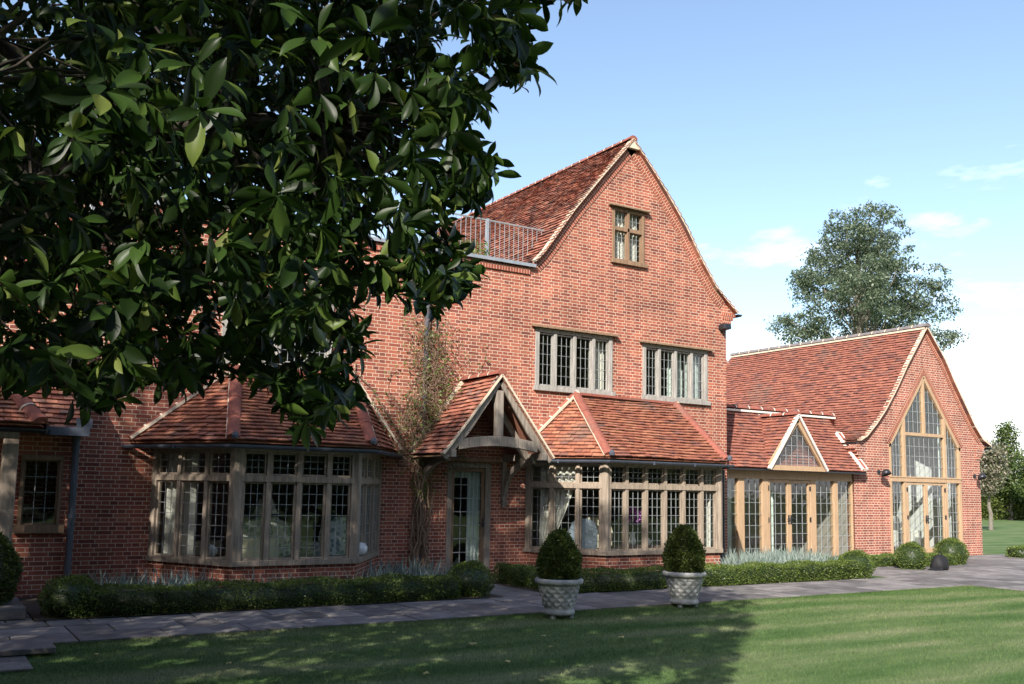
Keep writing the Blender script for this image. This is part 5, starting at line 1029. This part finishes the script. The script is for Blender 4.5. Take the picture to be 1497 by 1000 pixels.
# ---- trees beyond the house
def far_tree(name, label, cat, foot, blobs, leafm, barkm, dens, size, seed, group=None, trunk_r=.35, top=None, limbs=True, per=26, spray=2.6):
    """blobs: crown lumps (x px, y px, half width px, half height px, depth offset m) hung round a tree standing at foot"""
    rg = np.random.default_rng(seed); foot = Vector(foot); rt = thing(name, label, cat, tuple(foot), group); dist = (foot-EYEV).dot(_fw); C, S, B = [], [], []
    for (px, py, rx, ry, dz) in blobs: C.append(np.array(at(px, py, dist+dz))); B.append((rx*dist/FPX, (rx+ry)/2*dist/FPX, ry*dist/FPX))
    P, N = [], []
    for c, r in zip(C, B):
        n = int(dens*r[0]*r[2]); D = rg.normal(size=(n, 3)); D /= np.linalg.norm(D, axis=1, keepdims=True); q = rg.random(n)**.45
        P.append(c+D*np.array(r)*q[:, None]); N.append(D)
    P, N = np.concatenate(P), np.concatenate(N)
    # gather the leaves into rounded sprays so that gaps stay between them
    k = max(20, len(P)//per); cen = P[rg.choice(len(P), k, False)]; idx = rg.integers(k, size=len(P)); Dn = rg.normal(size=P.shape); Dn /= np.linalg.norm(Dn, axis=1, keepdims=True)
    P = cen[idx]+Dn*(size*spray*rg.uniform(.5, 1.25, k)[idx]*rg.random(len(P))**.4)[:, None]*[1, 1, .7]; N = Dn*.8+rg.normal(size=P.shape)*.45+[0, 0, .4]
    R = frames(np.cross(N, rg.normal(size=N.shape)), rg, .5)*(size*rg.uniform(.6, 1.4, len(P)))[:, None, None]
    cloud('crown', *LEAF_S, R, P, leafm, rt, False)
    tb = MB(); tp = Vector(top) if top is not None else Vector((C[0][0], C[0][1], C[0][2])); pts = wander(foot-Vector((0, 0, .1)), tp, rg, 8, .015); limb(tb, pts, trunk_r, trunk_r*.25, 9)
    if limbs:
        for c in cen[rg.choice(k, min(k, 60), False)]:
            zz = foot.z+(c[2]-foot.z)*rg.uniform(.45, .8); t = min(.98, max(.02, (zz-foot.z)/max(.1, tp.z-foot.z))); i = t*8; p = pts[int(i)].lerp(pts[min(8, int(i)+1)], i-int(i)); limb(tb, wander(p, c, rg, 5, .07), trunk_r*.24*(1-t*.6), .02, 5)
    tb.build('trunk', barkm, rt); return rt
AD = 78; ft = at(1253, 700, AD); ft.z = 0
far_tree('ash_tree', 'tall open crowned ash tree rising behind the wing roof', 'tree', ft, [(1262, 335, 62, 44, 0), (1238, 375, 62, 50, 2), (1290, 385, 52, 55, -1), (1205, 402, 50, 40, 1), (1180, 418, 28, 26, 0), (1258, 430, 60, 42, 2), (1300, 450, 55, 40, 0), (1215, 462, 52, 36, 0), (1345, 455, 45, 42, 1), (1366, 412, 20, 24, 0), (1382, 455, 18, 26, 2), (1150, 478, 30, 20, 0), (1180, 488, 34, 22, 0), (1385, 500, 22, 20, 0), (1330, 492, 45, 25, 0), (1270, 490, 50, 24, 3), (1255, 410, 40, 30, -5), (1285, 440, 30, 24, -5)], 'leaf_ash', 'bark_pale', 560, .235, 31, per=62, spray=3.4, trunk_r=.6, top=tuple(at(1258, 330, AD)))
ft = onZ(1477, 760, 0)
far_tree('pear_tree', 'pointed light green tree with pale trunk on the far lawn', 'tree', ft, [(1472, 640, 14, 20, 0), (1474, 668, 24, 24, 0), (1476, 694, 34, 24, 0), (1478, 712, 34, 18, 0), (1478, 625, 5, 10, 0)], 'leaf_far', 'bark_pale', 1500, .20, 32, trunk_r=.22, top=tuple(at(1474, 640, (ft-EYEV).dot(_fw))), limbs=False)
ft2 = at(1446, 700, 50); ft2.z = 0
far_tree('blossom_bush', 'pale grey leaved bushy tree just right of the wing', 'tree', ft2, [(1445, 690, 26, 30, 0), (1450, 668, 20, 22, 0), (1440, 712, 20, 14, 0), (1432, 676, 14, 18, 0)], 'leaf_pale', 'bark_pale', 2600, .15, 33, trunk_r=.12, limbs=False)
ft3 = at(1520, 700, 70); ft3.z = 0
far_tree('green_tree', 'leafy tree cut by the right edge of the view', 'tree', ft3, [(1512, 690, 24, 30, 0), (1505, 712, 20, 18, 0), (1530, 680, 30, 40, 0)], 'leaf_far', 'bark_pale', 1500, .2, 34, trunk_r=.22, limbs=False)
a_, b_ = onZ(1432, 764, 0), onZ(1560, 761, 0); a_ = Vector((62, 46, 0)); b_ = Vector((108, 34, 0)); d_ = (b_-a_); hw_ = Vector((-d_.y, d_.x, 0)).normalized()*2
rt = thing('yew_hedge', 'tall dark clipped hedge closing the far lawn', 'hedge', tuple(a_)); n = 26000; t = rngn.random(n); z = rngn.random(n)*3.1; P = np.array(a_)+np.outer(t, np.array(d_)); P[:, 2] = z+.15*np.sin(t*60); P -= np.array(hw_.normalized())*rngn.uniform(0, .35, (n, 1))
core = MB().hexa([a_, b_, b_+hw_, a_+hw_]+[v+Vector((0, 0, 3.1)) for v in (a_, b_, b_+hw_, a_+hw_)])
cloud('foliage', *LEAF_S, frames(rngn.normal(size=P.shape)+[-.3, -.8, .5], rngn)*(rngn.uniform(.15, .32, n))[:, None, None], P, 'leaf_dark', rt, False, core, ['leaf_dark', 'leaf_yew'])
# belt of trees across the lawn, behind the photographer: out of view, made tall and close to cut sky light
def belt(a): return (16.5+2*np.sin(a*9)+1.5*np.sin(a*23+1)+4.5*(np.abs(a-rad(232)) > rad(28)))*(1-.8*np.exp(-((a-rad(272))/rad(7))**2))  # taller away from the sun's path, notched where a window mirrors open sky
n = 42000; a = rngn.uniform(rad(115), rad(345), n); r = rngn.uniform(33, 39, n); P = np.stack([r*np.cos(a)+4, r*np.sin(a), rngn.random(n)*belt(a)], 1)
core = MB(); K = 70
for k in range(K):
    q = [rad(115)+rad(230)*kk/K for kk in (k, k+1)]; hh = [float(belt(x))*.93 for x in q]; p0, p1 = [(37*math.cos(x)+4, 37*math.sin(x)) for x in q]; core.face([(*p0, 0), (*p1, 0), (*p1, hh[1]), (*p0, hh[0])])
tag(cloud('sky_block_treeline', *LEAF_S, frames(rngn.normal(size=P.shape), rngn)*(rngn.uniform(.5, 1.1, n))[:, None, None], P, 'leaf_yew', None, False, core, ['leaf_dark', 'leaf_yew']), 'unseen belt of trees behind the view, raised to block sky light and mirrored in the panes', 'trees', kind='stuff')
# ---- mown grass blades on the near lawn and a few fallen leaves
n = 190000; rg = np.random.default_rng(77); X = rg.uniform(-.5, 18, n*2); Y = 10.74-rg.random(n*2)**1.5*6.4; px, py, z = project(np.stack([X, Y, X*0], 1)); k = (px > -20) & (px < 1520) & (py < 1010) & (py > 840) & (z > 0) & (X < 16.95); X, Y = X[k][:n], Y[k][:n]
xe = rg.uniform(-.5, 17, 9000); X = np.concatenate([X, xe]); Y = np.concatenate([Y, 10.79-np.abs(rg.normal(size=9000))*.035+.02*np.sin(xe*3)]); P = np.stack([X, Y, np.zeros(len(X))], 1); D = rg.normal(size=P.shape)*[.5, .5, .1]+[0, 0, 1]
tag(cloud('lawn_grass', [(0, .05, 0), (0, -.05, 0), (1, 0, .1)], [[0, 1, 2]], frames(D/np.linalg.norm(D, axis=1, keepdims=True), rg)*(rg.uniform(.018, .042, len(P)))[:, None, None], P, 'blade', None, False), 'short mown grass of the lawn in front of the house', 'grass', kind='stuff')
for (px, py) in ((577, 925), (795, 930), (806, 946), (741, 968), (623, 985), (792, 995), (909, 932), (335, 970), (140, 957), (690, 942)):
    p = onZ(px, py, .03); o = MB().face([(0, -.03, 0), (.035, -.02, .012), (.05, 0, .004), (.035, .025, .014), (0, .03, .0), (-.04, 0, .016)]).build('fallen_leaf', 'fallen'); place(o, tuple(p), rg.uniform(0, 6), rg.uniform(.7, 1.2)); tag(o, 'small dry yellow leaf fallen on the shaded lawn', 'leaf', 'fallen leaves on the lawn')
